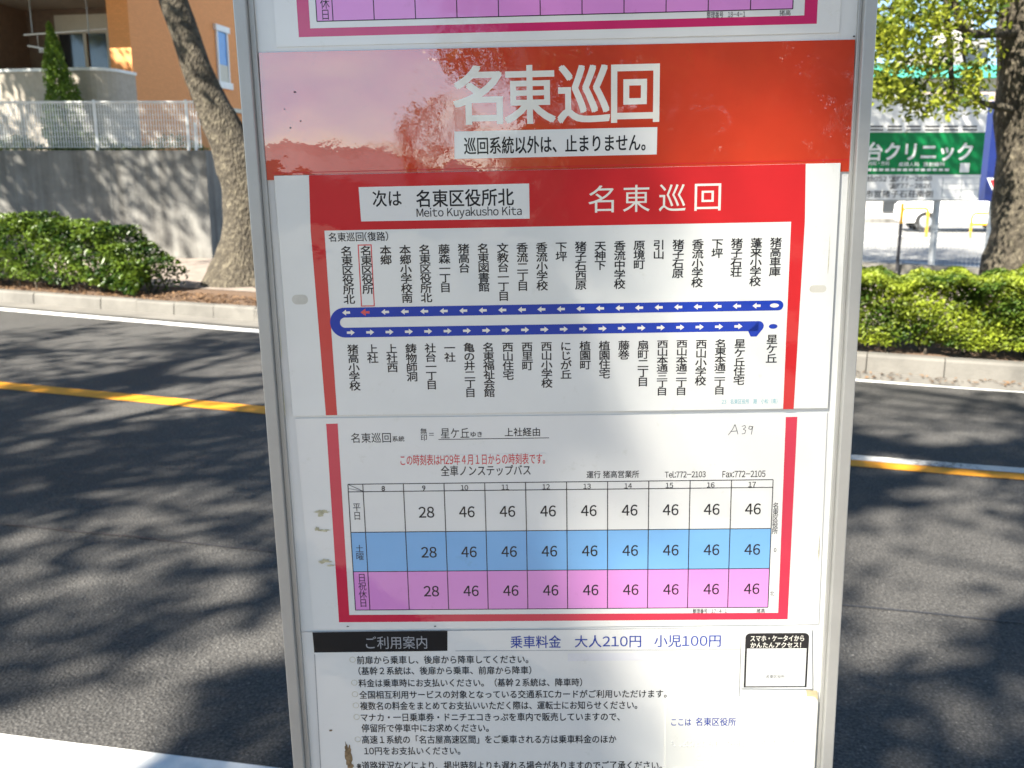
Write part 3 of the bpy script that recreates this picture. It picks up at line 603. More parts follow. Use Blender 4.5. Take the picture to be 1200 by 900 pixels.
b = MB(); st(b, '電話052', 1008, 206, 1039, 213, .012); st(b, '☎777-2688', 1042, 205.8, 1092, 213, .014); st(b, '☎777-2826', 1042, 214.3, 1091, 221.3, .012); st(b, '市営猪子石荘南側', 1014, 223, 1093, 231.3, .014)
for (a, y) in ((1018, 148), (1018, 152)): 
    for k in range(6): xx = a + k * 22; b.b2((sx(xx, y), YS - .004, sz(y + 1.2)), (sx(xx + 17, y), YS - .001, sz(y - .8)))
b.build('dark_lettering', M['black'], cs)
b = MB()
for px in (1104, 1126, 1147): b.b2((sx(px, 219), YS - .004, sz(231)), (sx(px + .8, 219), YS - .001, sz(208)))
for py in (208, 215, 222, 231): b.b2((sx(1104, py), YS - .0045, sz(py + .5)), (sx(1147, py), YS - .001, sz(py)))
b.build('hours_grid', M['galv'], cs)

# blue tower sign
YB = 18.5; bs = empty('tower_sign', (at(1180, 235, YB).x, YB + .1, .1), 'tall deep blue sign tower with a red triangle behind the right tree', 'sign')
xl, xr = at(1157, 200, YB).x, at(1205, 200, YB).x; zb, zt2 = at(1165, 236, YB).z, at(1165, 118, YB).z
b = MB(); b.b2((xl, YB, zb), (xr, YB + .3, zt2)); b.build('blue_panel', M['bluesign'], bs)
b = MB(); b.b2((xl + .2, YB + .1, .1), (xr - .2, YB + .2, zb)); b.build('leg', M['galv'], bs)
def tri(b, c, r_, y0, y1):
    p = [(c[0] - r_, c[1] + r_ * .8), (c[0], c[1] - r_), (c[0] + r_, c[1] + r_ * .8)]
    b.prism([Vector((x, y1, z)) for x, z in p], [Vector((x, y0, z)) for x, z in p])
tc_ = (at(1167, 218, YB).x, at(1167, 218, YB).z)
b = MB(); tri(b, tc_, .19, YB - .004, YB - .001); b.build('emblem_border', M['signwhite'], bs)
b = MB(); tri(b, (tc_[0], tc_[1] + .01), .135, YB - .008, YB - .0045); b.build('emblem', M['redtri'], bs)

# far buildings
def block(name, px0, px1, ptop, Y, depth, m, label, zb=0.0):
    x0, x1 = at(px0, ptop, Y).x, at(px1, ptop, Y).x; z1 = at((px0 + px1) / 2, ptop, Y).z
    t = empty(name, ((x0 + x1) / 2, Y + depth / 2, zb), label, 'building'); b = MB(); b.b2((x0, Y, zb), (x1, Y + depth, z1)); b.build('wall', m, t)
    return t, x0, x1, z1
sh_, x0, x1, z1 = block('shop_building', 930, 1260, 92, 40, 12, M['cream_wall'], 'low cream shop building with a teal green roof edge behind the clinic sign')
b = MB(); b.prism([Vector(p) for p in ((x0 - .3, 39.5, z1), (x1 + .3, 39.5, z1), (x1 + .3, 52.3, z1), (x0 - .3, 52.3, z1))], [Vector(p) for p in ((x0 - .1, 40.2, z1 + .55), (x1 + .1, 40.2, z1 + .55), (x1 + .1, 52, z1 + .55), (x0 - .1, 52, z1 + .55))]); b.build('roof', M['teal'], sh_)
b = MB(); zz = at(1100, 108, 40).z; b.b2((x0, 39.9, zz - .5), (x1, 39.997, zz)); b.build('fascia', M['pinkw'], sh_)
for px in (1020, 1050, 1082, 1112, 1150, 1182):
    a, c = at(px, 120, 40), at(px + 20, 200, 40); b = MB(); b.b2((a.x, 39.96, c.z), (c.x, 39.999, a.z)); wv = b.build('window', M['cream'], sh_)
    b = MB(); b.b2((a.x + .06, 39.94, c.z + .06), (c.x - .06, 39.957, a.z - .06)); b.build('pane', M['glass'], wv)
tw, x0, x1, z1 = block('apartment_tower', 1126, 1160, 46, 75, 12, M['towerw'], 'tall white apartment block above the green roofed shop')
for k in range(4):
    for j in range(2):
        a = at(1131 + j * 15, 56 + k * 22, 75); b = MB(); b.b2((a.x, 74.9, a.z - 1.1), (a.x + .8, 74.98, a.z)); b.build('window', M['glass'], tw)
b = MB(); b.b2((x1 - 2.6, 76, z1), (x1 - .9, 79, z1 + 1.5)); b.build('rooftop_box', M['pale_wall'], tw)
low, x0, x1, z1 = block('garage', 930, 1075, 228, 33, 5, M['pale_wall'], 'low white garage wall with a dark window below the clinic sign')
a, c = at(1035, 233, 33), at(1068, 248, 33); b = MB(); b.b2((a.x, 32.95, c.z), (c.x, 32.997, a.z)); b.build('window', M['glass'], low)
b = MB(); b.b2((x0, 32.8, .1), (x1 - .4, 32.996, at(1020, 256, 33).z)); b.build('plinth', M['wall'], low)

# white car and hoop barriers
def car(px, py, Y, yaw, label):
    c = at(px, py, Y); c.z = .10; t = empty('parked_car', c, label, 'car')
    ux = Vector((math.cos(yaw), math.sin(yaw), 0)); uy = Vector((-ux.y, ux.x, 0)); V = lambda x, y, z: c + ux * x + uy * y + Vector((0, 0, z))
    prof = [(-1.65, .25), (-1.7, .55), (-1.62, .82), (-1.05, .95), (-.45, 1.46), (-.1, 1.52), (1.2, 1.5), (1.45, 1.35), (1.62, .9), (1.65, .5), (1.6, .25)]
    tap = lambda z: .72 if z < 1 else .72 - (z - 1) * .22
    b = MB(); b.prism([V(x, -tap(z), z) for x, z in prof], [V(x, tap(z), z) for x, z in prof]); b.build('body', M['car'], t, False, .05)
    for sgn in (-1, 1):
        for q in ([(-.88, .98), (-.42, 1.38), (.1, 1.42), (.1, .98)], [(.18, .98), (.18, 1.42), (1.1, 1.4), (1.35, .98)]):
            b = MB(); b.prism([V(x, sgn * (tap(z) + .002), z) for x, z in q], [V(x, sgn * (tap(z) + .012), z) for x, z in q]); b.build('window', M['glass'], t)
        for x in (-1.05, 1.05):
            b = MB(); n_ = 18; b.prism([V(x + .29 * math.cos(a), sgn * .60, .29 + .29 * math.sin(a)) for a in np.linspace(0, 2 * math.pi, n_, False)], [V(x + .29 * math.cos(a), sgn * .735, .29 + .29 * math.sin(a)) for a in np.linspace(0, 2 * math.pi, n_, False)]); wv = b.build('wheel', M['tyre'], t)
            b = MB(); b.prism([V(x + .17 * math.cos(a), sgn * .736, .29 + .17 * math.sin(a)) for a in np.linspace(0, 2 * math.pi, n_, False)], [V(x + .15 * math.cos(a), sgn * .75, .29 + .15 * math.sin(a)) for a in np.linspace(0, 2 * math.pi, n_, False)]); b.build('rim', M['galv'], wv)
        b = MB(); b.box(V(1.635, sgn * .58, .85), (.05, .16, .3), ux, uy); b.build('tail_light', M['red'], t)
        b = MB(); b.box(V(-1.66, sgn * .5, .68), (.06, .26, .16), ux, uy); b.build('headlight', M['signwhite'], t)
    b = MB(); b.prism([V(-.99, y, .985) for y in (-.62, .62)] + [V(-.47, y, 1.425) for y in (.58, -.58)], [V(-1.0, y, 1.0) for y in (-.62, .62)] + [V(-.48, y, 1.44) for y in (.58, -.58)]); b.build('windscreen', M['glass'], t)
    return t
car(1122, 280, 27.5, R(-12), 'white parked car beside the yellow hoop barriers, half behind the sign pole')
def hoop(px0, px1, ptop, pbot, Y, label, mid=False):
    p0, p1 = at(px0, pbot, Y), at(px1, pbot, Y); zt = at((px0 + px1) / 2, ptop, Y).z; zb = .10
    t = empty('hoop_barrier', ((p0.x + p1.x) / 2, Y, zb), label, 'barrier', 'yellow hoop barriers in the car park'); b = MB()
    r_ = .12; pts = [(p0.x, zb), (p0.x, zt - r_)] + [(p0.x + r_ - r_ * math.cos(a), zt - r_ + r_ * math.sin(a)) for a in np.linspace(.3, 1.57, 4)] + [(p1.x - r_ + r_ * math.sin(a), zt - r_ + r_ * math.cos(a)) for a in np.linspace(0, 1.27, 4)] + [(p1.x, zt - r_), (p1.x, zb)]
    b.tube([(x, Y, z) for x, z in pts], .032, 8); b.build('hoop', M['yellow'], t)
    if mid: b = MB(); z = zb + (zt - zb) * .55; b.tube([(p0.x, Y, z), (p1.x, Y, z)], .03, 8); b.build('crossbar', M['yellow'], t)
hoop(1056, 1086, 244, 268, 24.5, 'yellow hoop barrier on the left, just behind the slim black post')
hoop(1137, 1176, 250, 274, 24.5, 'yellow hoop barrier on the right with a crossbar, beside the tree trunk', True)

# ------------------------------------------------------------------ near side trees that shade the road, and what stands behind the viewer
GAPS = []
for (px, py, r_, fr_) in ((935, 280, .10, .97), (930, 400, .125, .97), (930, 520, .14, .97), (925, 640, .145, .97), (915, 760, .15, .97), (915, 890, .13, .93), (1010, 500, .10, .97), (860, 120, .07, .6), (560, 280, .05, .6)):
    p = bpnt(*uv(px, py), 0); GAPS.append((p.x, p.y, p.z, r_, fr_))
NOTWIG = list(GAPS[:7])
for (px, py, r_, fr_) in ((60, 365, .22, .75), (160, 374, .22, .75), (260, 383, .22, .75), (1080, 650, .50, .92), (1100, 490, .55, .9), (1060, 730, .30, .85), (1150, 580, .3, .8), (1180, 840, .16, .7), (1080, 890, .14, .7), (300, 748, .15, .95), (225, 785, .15, .9), (270, 765, .08, .7), (250, 465, .55, .9), (120, 480, .35, .8), (60, 430, .7, .7), (150, 395, .6, .85), (60, 850, .15, .95), (20, 890, .3, .95), (290, 425, .5, .9), (1050, 540, .2, .7), (1180, 460, .5, .8), (1040, 450, .6, .8), (200, 365, .35, .6)):
    p = ground(px, py); GAPS.append((p.x, p.y, 0, r_, fr_))
GAPS += [(3.3, 8.1, .6, 1.3, .9), (3.6, 8.2, 2.9, 1.25, .85), (-7.0, 12.9, .95, .9, .4), (-4.6, 13.3, .7, .35, .7)]
q = Bp(.25, 0, 4.6); GAPS.append((q.x, q.y, q.z, .6, .93)); q = Bp(2.2, -1.05, 3.3); GAPS.append((q.x, q.y, q.z, .45, .8)); q = Bp(5.0, -1.05, 2.9); GAPS.append((q.x, q.y, q.z, .5, .8))
tree((-14.5, 15.4, .15), 2.8, (-14.5, 15.2, 7.8), (4.0, 3.8, 2.4), 90, 190, .15, M['leaf_far'], 'street tree across the road beyond the left edge, shading the retaining wall', 47, zmin=5.4, gaps=LEFTGAPS)
shade = 'street trees along the near pavement'
tree((-6.6, 1.6, .15), 2.6, (-7.6, 1.0, 7.6), (4.4, 4.2, 2.3), 125, 230, .15, M['leaf_shade'], 'spreading street tree on the near pavement to the left, shading the road', 41, zmin=4.2, gaps=GAPS, spread=.36)
tree((-1.6, -2.2, .15), 2.7, (-3.0, -2.3, 7.5), (4.2, 4.0, 2.2), 125, 230, .15, M['leaf_shade'], 'spreading street tree behind the viewer, shading the bus stop sign', 42, zmin=4.3, gaps=GAPS, spread=.36)
tree((4.6, -3.2, .15), 2.7, (2.8, -4.2, 7.5), (3.8, 3.6, 2.2), 100, 200, .14, M['leaf_shade'], 'spreading street tree on the near pavement to the right', 43, zmin=4.3, gaps=GAPS)
tree((.6, 12.6, .15), 2.7, (2.6, 13.2, 6.4), (2.6, 2.4, 1.8), 70, 210, .10, M['leaf_far'], 'street tree across the road hidden behind the bus stop sign', 46, zmin=4.9)
q = bpnt(*uv(900, 600), 0) + S * 23  # unseen tree added on the line to the sun, softening light on the board
tree((q.x - .5, q.y - .4, .15), q.z - 2.5, tuple(q), (1.5, 1.5, 1.3), 40, 106, .11, M['leaf_shade'], 'very tall slender tree far behind the viewer on the left, added to filter the sun on the sign', 48, .18, .6, gaps=GAPS[9:])
tree((2.5, -15, .15), 1.0, (2.1, -15, 3.0), (3.5, 2.4, 3.8), 190, 270, .19, M['leaf_shade'], 'round crowned tree far behind the viewer', 44, zmin=.1)
tree((-3.1, -19, .15), 1.2, (-3.1, -19, 2.2), (.9, .9, .8), 24, 60, .12, M['leaf_shade'], 'small tree far behind the viewer by the low house', 45, .1, .2)
hz = empty('low_house', (-8, -27, 0), 'low house with a shallow dark roof far behind the viewer', 'house')
b = MB(); b.b2((-15, -31, 0), (-1, -24, 1.5)); b.build('wall', M['beige'], hz)
b = MB(); b.prism([Vector(p) for p in ((-15.5, -23.6, 1.5), (-.5, -23.6, 1.5), (-.5, -31.4, 1.5), (-15.5, -31.4, 1.5))], [Vector(p) for p in ((-10, -26.5, 2.6), (-3, -26.5, 2.2), (-3, -28.5, 2.2), (-10, -28.5, 2.6))]); b.build('roof', M['dark'], hz)

# ------------------------------------------------------------------ bus stop sign
UO0 = np.mean([uv(*p)[0] for p in ((276, 0), (292, 220), (311.7, 440), (347, 900))]); UO1 = np.mean([uv(*p)[0] for p in ((1023, 0), (1012, 220), (1002.7, 420), (972, 900))])
UI0 = np.mean([uv(*p)[0] for p in ((304, 62), (312, 210))]); UI1 = np.mean([uv(*p)[0] for p in ((1001.7, 46.7), (995, 200))])
VT, VB = -560.0, 1000.0
zfoot = .15; foot = bpnt((UO0 + UO1) / 2, VB, -.01); foot.z = zfoot
BS = empty('bus_stop_sign', foot, 'aluminium framed bus stop board with red banner, route plate and timetables', 'bus stop sign')
def plate(name, poly, h0, h1, m, parent, px=True, bevel=0, **tg):
    q = [uv(*p) for p in poly] if px else poly
    b = MB(); b.prism([bpnt(u, v, h0) for u, v in q][::1], [bpnt(u, v, h1) for u, v in q]); return b.build(name, m, parent, False, bevel, **tg)
def flat(b, poly, h, px=True):
    q = [uv(*p) for p in poly] if px else poly; b.add([bpnt(u, v, h) for u, v in q], [tuple(range(len(q)))[::-1]])
def rectuv(u0, v0, u1, v1): return [(u0, v0), (u1, v0), (u1, v1), (u0, v1)]
def bar(b, p, q, w, h):                                          # thin printed rule
    (a, c), (e, f) = uv(*p), uv(*q); d = Vector((e - a, f - c)); d.normalize(); n = Vector((-d.y, d.x)) * w / 2
    flat(b, [(a - n.x, c - n.y), (e - n.x, f - n.y), (e + n.x, f + n.y), (a + n.x, c + n.y)], h, False)
def T(b, s, x0, y0, x1, y1, h, bold=0.0):
    ym, xm = (y0 + y1) / 2, (x0 + x1) / 2
    u0, u1 = uv(x0, ym)[0], uv(x1, ym)[0]; va, vb = uv(xm, y0)[1], uv(xm, y1)[1]
    text_in(b, s, bpnt(u0, vb, h), UX * SCL, -VX * SCL, u1 - u0, vb - va, bold)
_r = glyphs('国')[0]; RC = (_r.max(0) + _r.min(0)) / 2; RS = (_r.max(0) - _r.min(0)) / .94
def TV(b, s, xc, y0, y1, w, h, bold=0.0):
    """a column of characters, read downwards"""
    u, v0 = uv(xc, y0); v1 = uv(xc, y1)[1]; c = (v1 - v0) / len(s)
    for i, ch in enumerate(s):
        v, f = glyphs(ch, bold); q = (v - RC) / RS * [w, c * 1.0]
        for j, (dx, dy) in enumerate(((0, 0),) if bold <= 0 else ((-1, -1), (1, -1), (1, 1), (-1, 1))):
            k = bold * w * .7; b.add([bpnt(u + float(x + dx * k), v0 + c * (i + .5) - float(y + dy * k), h + .00002 * j) for x, y in q], f)
# frame
b = MB()
def stile(b, u0, u1, h0, h1, va=VT, vb=VB):
    q = rectuv(u0, va, u1, vb); b.prism([bpnt(u, v, h0) for u, v in q], [bpnt(u, v, h1) for u, v in q])
for (o, i) in ((UO0, UI0), (UO1, UI1)):
    b = MB(); s_ = 1 if i > o else -1; wd_ = abs(i - o)
    stile(b, o, o + s_ * wd_ * .70, -.022, .009) if s_ > 0 else stile(b, o - wd_ * .78, o, -.022, .009)
    ob = b.build('frame_stile', M['alu'], BS, False, .0012)
    b = MB(); stile(b, *sorted((o + s_ * wd_ * (.70 if s_ > 0 else .78), i)), -.022, .0035); b.build('inner_lip', M['alu'], ob, False, .0006)
b = MB(); stile(b, UO0, UO1, -.022, .009, VT - 22, VT); b.build('frame_rail', M['alu'], BS, False, .001)
b = MB(); stile(b, UO0, UO1, -.022, .009, VB, VB + 22); b.build('frame_rail', M['alu'], BS, False, .001)
for u in (UO0 + 25, UO1 - 25):
    p = bpnt(u, VB, -.012); b = MB(); b.tube([(p.x, p.y, zfoot - .05), p + Vector((0, 0, .04))], .019, 12); b.build('leg', M['alu'], BS, True)
plate('back_board', rectuv(UI0, VT, UI1, VB), -.018, 0, M['board'], BS, False)
# upper timetable sheet (only its foot is in view)
def quad_sheet(name, tl, tr, br, bl, h0, h1, m, **tg): return plate(name, [tl, tr, br, bl], h0, h1, m, BS, **tg)
us = plate('upper_timetable', rectuv(uv(322, 20)[0], VT + 40, uv(984, 20)[0], uv(650, 47)[1]), .0003, .0010, M['paper'], BS, False, label='timetable sheet at the top, only its pink row showing')
bu0, bu1, bv = uv(349, 20)[0], uv(957, 20)[0], uv(650, 36)[1]
b = MB(); iu0, iu1, iv = uv(363, 20)[0], uv(942, 20)[0], uv(650, 26)[1]
for q in (rectuv(bu0, VT + 60, iu0, bv), rectuv(iu1, VT + 60, bu1, bv), rectuv(iu0, iv, iu1, bv)): flat(b, q, .0011, False)
b.build('border', M['magenta'], us)
tu0, tu1, tv1 = uv(371.5, 20)[0], uv(928.5, 12)[0], uv(650, 18)[1]; rowh = 52
b = MB(); flat(b, rectuv(tu0, tv1 - rowh, tu1, tv1), .0011, False); b.build('pink_row', M['cellpink'], us)
b = MB(); flat(b, rectuv(tu0, tv1 - 2 * rowh, tu1, tv1 - rowh), .0011, False); b.build('blue_row', M['cellblue'], us)
cw = (tu1 - tu0 - 18) / 11.0
colsU = [tu0, tu0 + 18] + [tu0 + 18 + cw * k for k in range(1, 12)]
b = MB()
for u in colsU: flat(b, rectuv(u - .5, tv1 - 3 * rowh, u + .5, tv1), .0012, False)
for k in range(4): flat(b, rectuv(tu0, tv1 - k * rowh - .5, tu1, tv1 - k * rowh + .5), .00125, False)
b.build('grid', M['pblack'], us)
b = MB(); TV(b, '日祝休日', 379, -28, 24, 9.5, .0012); T(b, '整理番号　18-4-1', 828, 13.5, 873, 21, .0012); T(b, '猪高', 913, 12, 926, 18.5, .0012)
for k, s in ((1, '28'), (2, '46'), (3, '46'), (4, '46'), (5, '46'), (6, '46'), (7, '46')): 
    x = 413 + k * 48.8; T(b, s, x - 9, -16, x + 9, -1, .0012)
b.build('lettering', M['pblack'], us)
# red banner
bn = plate('banner_plate', [(304, 62), (1001.5, 46.7), (995, 201), (312.5, 211)], .0004, .0016, M['redban'], BS, label='red banner plate with large white characters')
b = MB(); H = .0017
for ch, x0, x1 in (('名', 532, 588), ('東', 592, 650), ('巡', 654, 714), ('回', 717, 771.5)):
    y = 78 - (x0 - 532) * .008; T(b, ch, x0, y, x1, y + 67 - (x0 - 532) * .006, H, .022)
b.build('title_lettering', M['pbold'], bn)
b = MB(); flat(b, [(532.7, 154.3), (770, 149), (769.3, 181), (533, 186.3)], H); b.build('caption_strip', M['paper'], bn)
b = MB(); T(b, '巡回系統以外は、止まりません。', 544, 159, 756, 179, H + .0001, .016); b.build('caption_lettering', M['pblack'], bn)
b = MB(); bar(b, (320, 203), (994, 187), 1.0, H + .0001); b.build('crease', M['redroute'], bn)
# route plate
h0 = .0017; H = .0031
rp = plate('route_plate', [(322, 206), (984, 191), (969, 477.6), (344, 487)], h0, .003, M['platew'], BS, bevel=.0004, label='white slotted plate with the red bordered route diagram')
def strip_u(b, pts, h): flat(b, pts, h)
b = MB()
for q in ([(363, 205.3), (943, 192.1), (942, 259.3), (365, 270.4)], [(365, 270.4), (381, 270.1), (396, 485.4), (382.8, 485.7)], [(926, 259.6), (942, 259.3), (929, 478.4), (916.6, 478.6)]): flat(b, q, H)
b.build('red_border', M['redroute'], rp)
b = MB(); flat(b, [(421, 219.3), (620, 215), (620.7, 256), (424, 259.3)], H + .0001); b.build('next_stop_label', M['paper'], rp)
b = MB(); T(b, '次は', 437.5, 223, 471, 242, H + .0002, .012); T(b, '名東区役所北', 488.4, 221.7, 602, 241.7, H + .0002, .016); T(b, 'Meito Kuyakusho Kita', 488.8, 242.4, 611.4, 255.8, H + .0002, .006)
T(b, '名東巡回(復路)', 386, 271.7, 455.4, 282.6, H, .012)
UP = ['名東区役所北', '名東区役所', '本郷', '本郷小学校南', '名東区役所北', '藤森一丁目', '猪高台', '名東図書館', '文教台一丁目', '香流二丁目', '香流小学校', '下坪', '猪子石西原', '天神下', '香流中学校', '原境町', '引山', '猪子石原', '香流小学校', '下坪', '猪子石荘', '蓬来小学校', '猪高車庫']
LOW = ['猪高小学校', '上社', '上社西', '鋳物師洞', '社台一丁目', '一社', '亀の井二丁目', '名東福祉会館', '西山住宅', '西里町', '西山小学校', 'にじが丘', '植園町', '植園住宅', '藤巻', '扇町二丁目', '西山本通三丁目', '西山本通二丁目', '西山小学校', '名東本通二丁目', '星ケ丘住宅']
upx = [406.5 + (908.5 - 406.5) * k / 22 for k in range(23)]
for k, s in enumerate(UP):
    y0 = 288.5 - k * .46; c_ = MB(); TV(c_, s, upx[k], y0, y0 + 11.25 * len(s), 12.2, H, .024); c_.build('stop_name', M['pblack'], rp)
lox = [414.5 + (867 - 414.5) * k / 20 for k in range(21)]
for k, s in enumerate(LOW):
    y0 = 403.3 - k * .33; p_ = {5: 10.75, 6: 10.6, 7: 9.25}.get(len(s), 11.0); c_ = MB(); TV(c_, s, lox[k] - .5, y0, y0 + p_ * len(s), 12.2, H, .024); c_.build('stop_name', M['pblack'], rp)
c_ = MB(); TV(c_, '星ケ丘', 904, 391.5, 425, 12.2, H, .024); c_.build('stop_name', M['pblack'], rp)
b.build('lettering', M['pblack'], rp)
b = MB()
for (ch, x0, x1) in (('名', 689.3, 719), ('東', 729.6, 761), ('巡', 771.6, 803), ('回', 813.3, 844)): y = 217.3 - (x0 - 689) * .018; T(b, ch, x0, y, x1, y + 31.6, H + .0001, .0)
b.build('route_title', M['pbold'], rp)
# route line: a loop open on the right
def arc_line(b, h):
    (ul, va), (ur, vb) = uv(404.5, 365.2), uv(911, 357.9); vlo = uv(404.5, 389.2)[1]; ur2 = uv(888, 383.5)[0]; va = (va + vb) / 2; w = 5.9
    flat(b, [(ul, va - w), (ur, va - w), (ur, va + w), (ul, va + w)], h, False)
    flat(b, [(ul, vlo - w), (ur2, vlo - w), (ur2, vlo + w), (ul, vlo + w)], h, False)
    c = (va + vlo) / 2; Ro = (vlo - va) / 2 + w; Ri = (vlo - va) / 2 - w; A = [math.pi / 2 + math.pi * k / 24 for k in range(25)]
    for k in range(24):
        a, d = A[k], A[k + 1]; flat(b, [(ul + Ro * math.cos(a), c - Ro * math.sin(a)), (ul + Ri * math.cos(a), c - Ri * math.sin(a)), (ul + Ri * math.cos(d), c - Ri * math.sin(d)), (ul + Ro * math.cos(d), c - Ro * math.sin(d))], h, False)
    E = [(ur + w * 1.0 * math.cos(t), va + w * math.sin(t)) for t in np.linspace(-math.pi / 2, math.pi / 2, 13)]; flat(b, E[::-1] if False else E, h, False)
    E = [(ur2, vlo - w)] + [(ur2 + 6 * math.cos(t), vlo + w * math.sin(t)) for t in np.linspace(-math.pi / 2, .6, 8)] + [(ur2 - 2, vlo + w + 6.5), (ur2 - 9, vlo + w + 6.5), (ur2 - 12, vlo + w)]; flat(b, E, h, False)
    return va, vlo, ur, ur2
b = MB(); va, vlo, ur, ur2 = arc_line(b, H + .00005)
ce = uv(905, 381.8); flat(b, [(ce[0] + 5 * math.cos(t), ce[1] + 2.9 * math.sin(t)) for t in np.linspace(0, 2 * math.pi, 24, False)], H + .00005, False)
b.build('route_line', M['pblue'], rp)
def arrow(b, u, v, s, h, k=1.0):
    flat(b, [(u - s * 5 * k, v), (u - s * .3, v - 3.5 * k), (u - s * .3, v + 3.5 * k)][::(1 if s > 0 else -1)], h, False)
    flat(b, [(u - s * .3, v - 1.4), (u + s * 4.4, v - 1.4), (u + s * 4.4, v + 1.4), (u - s * .3, v + 1.4)], h, False)
b = MB()
for k in range(22):
    if k != 1: arrow(b, uv(upx[k], 362)[0], va, 1, H + .00015)
for k in range(21): arrow(b, uv(lox[k] - 1, 387)[0] - 2, vlo, -1, H + .00015)
flat(b, [(ur - 4.5 + 5.2 * math.cos(t), va + 2.4 * math.sin(t)) for t in np.linspace(0, 2 * math.pi, 20, False)], H + .00015, False)
b.build('arrows', M['pbold'], rp)
b = MB(); arrow(b, uv(upx[1], 362)[0], va, 1, H + .00015, 1.25)
u0, v0 = uv(419.8, 286.3); u1, v1 = uv(440, 358.5)
for q in (rectuv(u0, v0, u1, v0 + 1.3), rectuv(u0, v1 - 1.3, u1, v1), rectuv(u0, v0 + 1.3, u0 + 1.3, v1 - 1.3), rectuv(u1 - 1.3, v0 + 1.3, u1, v1 - 1.3)): flat(b, q, H, False)
b.build('current_stop_mark', M['pred'], rp)
b = MB(); T(b, '23　名東区役所　題　小松（南）', 845, 466.5, 910, 472.3, H); b.build('footnote', M['pcyan'], rp)
for (x0, y0, x1, y1) in ((342.7, 345, 362.4, 356), (947.6, 334, 967, 342)):
    (u0, v0), (u1, v1) = uv(x0, y0), uv(x1, y1); rr_ = (v1 - v0) / 2; b = MB()
    flat(b, [(u1 - rr_ + rr_ * math.cos(t), (v0 + v1) / 2 + rr_ * math.sin(t)) for t in np.linspace(-1.57, 1.57, 9)] + [(u0 + rr_ + rr_ * math.cos(t), (v0 + v1) / 2 + rr_ * math.sin(t)) for t in np.linspace(1.57, 4.71, 9)], H)if False else flat(b, [(u1 - rr_ + rr_ * math.cos(t), (v0 + v1) / 2 + rr_ * math.sin(t)) for t in np.linspace(-1.57, 1.57, 9)] + [(u0 + rr_ + rr_ * math.cos(t), (v0 + v1) / 2 + rr_ * math.sin(t)) for t in np.linspace(1.57, 4.71, 9)], H, False)
    b.build('slot', M['slotm'], rp)
# timetable sheet
h0 = .0003; H = .0012
ts = plate('timetable', [(346, 490), (969, 483), (959, 731), (368, 737)], h0, .0011, M['paper'], BS, label='timetable sheet with white, blue and pink rows in a crimson border')
b = MB()
for q in ([(382.5, 496.3), (396, 496), (409.6, 720), (397.6, 728.6)], [(920.5, 488.3), (934, 488), (922.6, 725), (911.5, 717.4)], [(409.6, 720), (911.5, 717.4), (922.6, 725), (397.6, 728.6)]): flat(b, q, H)
b.build('border', M['crimson'], ts)
TU0, TU1 = -240.1, 280.15; v_top = 364.3; v_h = uv(660, 573.2)[1]; v1_ = uv(660, 621)[1]; v2_ = uv(660, 667.4)[1]; v3_ = 532.0
lab = uv(425.7, 568)[0] - uv(408.2, 567)[0]; CW = (TU1 - TU0 - lab) / 10; cu = [TU0 + lab + CW * k for k in range(11)]
b = MB(); flat(b, rectuv(TU0, v1_, TU1, v2_), H, False); b.build('blue_row', M['cellblue'], ts)
b = MB(); flat(b, rectuv(TU0, v2_, TU1, v3_), H, False); b.build('pink_row', M['cellpink'], ts)
b = MB()
for v in (v_top, v_h, v1_, v2_, v3_): flat(b, rectuv(TU0, v - .5, TU1, v + .5), H + .0001, False)
for u in [TU0] + cu: flat(b, rectuv(u - .5, v_top, u + .5, v3_), H + .00015, False)
bar(b, (409, 567.5), (425.5, 575), .7, H + .0001); bar(b, (409, 572), (425.5, 575), .5, H + .0001)
bar(b, (514, 514.6), (643.5, 512.7), .9, H); b.build('grid', M['pblack'], ts)
b = MB()
T(b, '名東巡回', 411.7, 506.8, 458.3, 518.4, H, .004); T(b, '系統', 460, 510.6, 474, 517, H, .014); TV(b, '無印', 496.5, 501.5, 516.3, 7.5, H, .01); T(b, '＝', 503, 507, 508.5, 510, H)
T(b, '星ケ丘', 516.7, 501.3, 550, 513, H, .004); T(b, 'ゆき', 551.7, 505.5, 565, 511.8, H, .014); T(b, '上社経由', 591.6, 500.8, 632.7, 510.8, H, .014)
T(b, '全車ノンステップバス', 516.7, 544.6, 621.7, 557, H, .01)
T(b, '運行 猪高営業所', 687.4, 551.2, 748.6, 559.6, H, .014); T(b, 'Tel:772-2103', 779, 551.6, 826.6, 559, H, .014); T(b, 'Fax:772-2105', 846.4, 551.2, 896.5, 558.7, H, .014)
def tnum(s, u, v, w, h, name):
    c_ = MB(); text_in(c_, s, bpnt(u - w / 2, v + h / 2, H + .0001), UX * SCL, -VX * SCL, w, h, .012); c_.build(name, M['pblack'], ts)
for k in range(10): tnum(str(8 + k), cu[k] + CW * .5, (v_top + v_h) / 2 + 1, (4 if 8 + k < 10 else 9), 6.5, 'hour_number')
for j, (va_, vb_) in enumerate(((v_h, v1_), (v1_, v2_), (v2_, v3_))):
    for k in range(1, 10): tnum('28' if k == 1 else '46', cu[k] + CW * (.54 + .02 * j), (va_ + vb_) / 2 + 1, 19, 14.2, 'departure_minute')
TV(b, '平日', 418, 589, 609, 9, H + .0001); TV(b, '土曜', 421.3, 638, 656, 9.5, H + .0001); TV(b, '日祝休日', 424, 671.5, 711, 9.5, H + .0001)
TV(b, '名東区役所', 909, 588.5, 625.5, 6.6, H, .012); T(b, '0', 906.6, 641.5, 909.4, 646.5, H); T(b, '北', 901.8, 692, 907.4, 697.6, H)
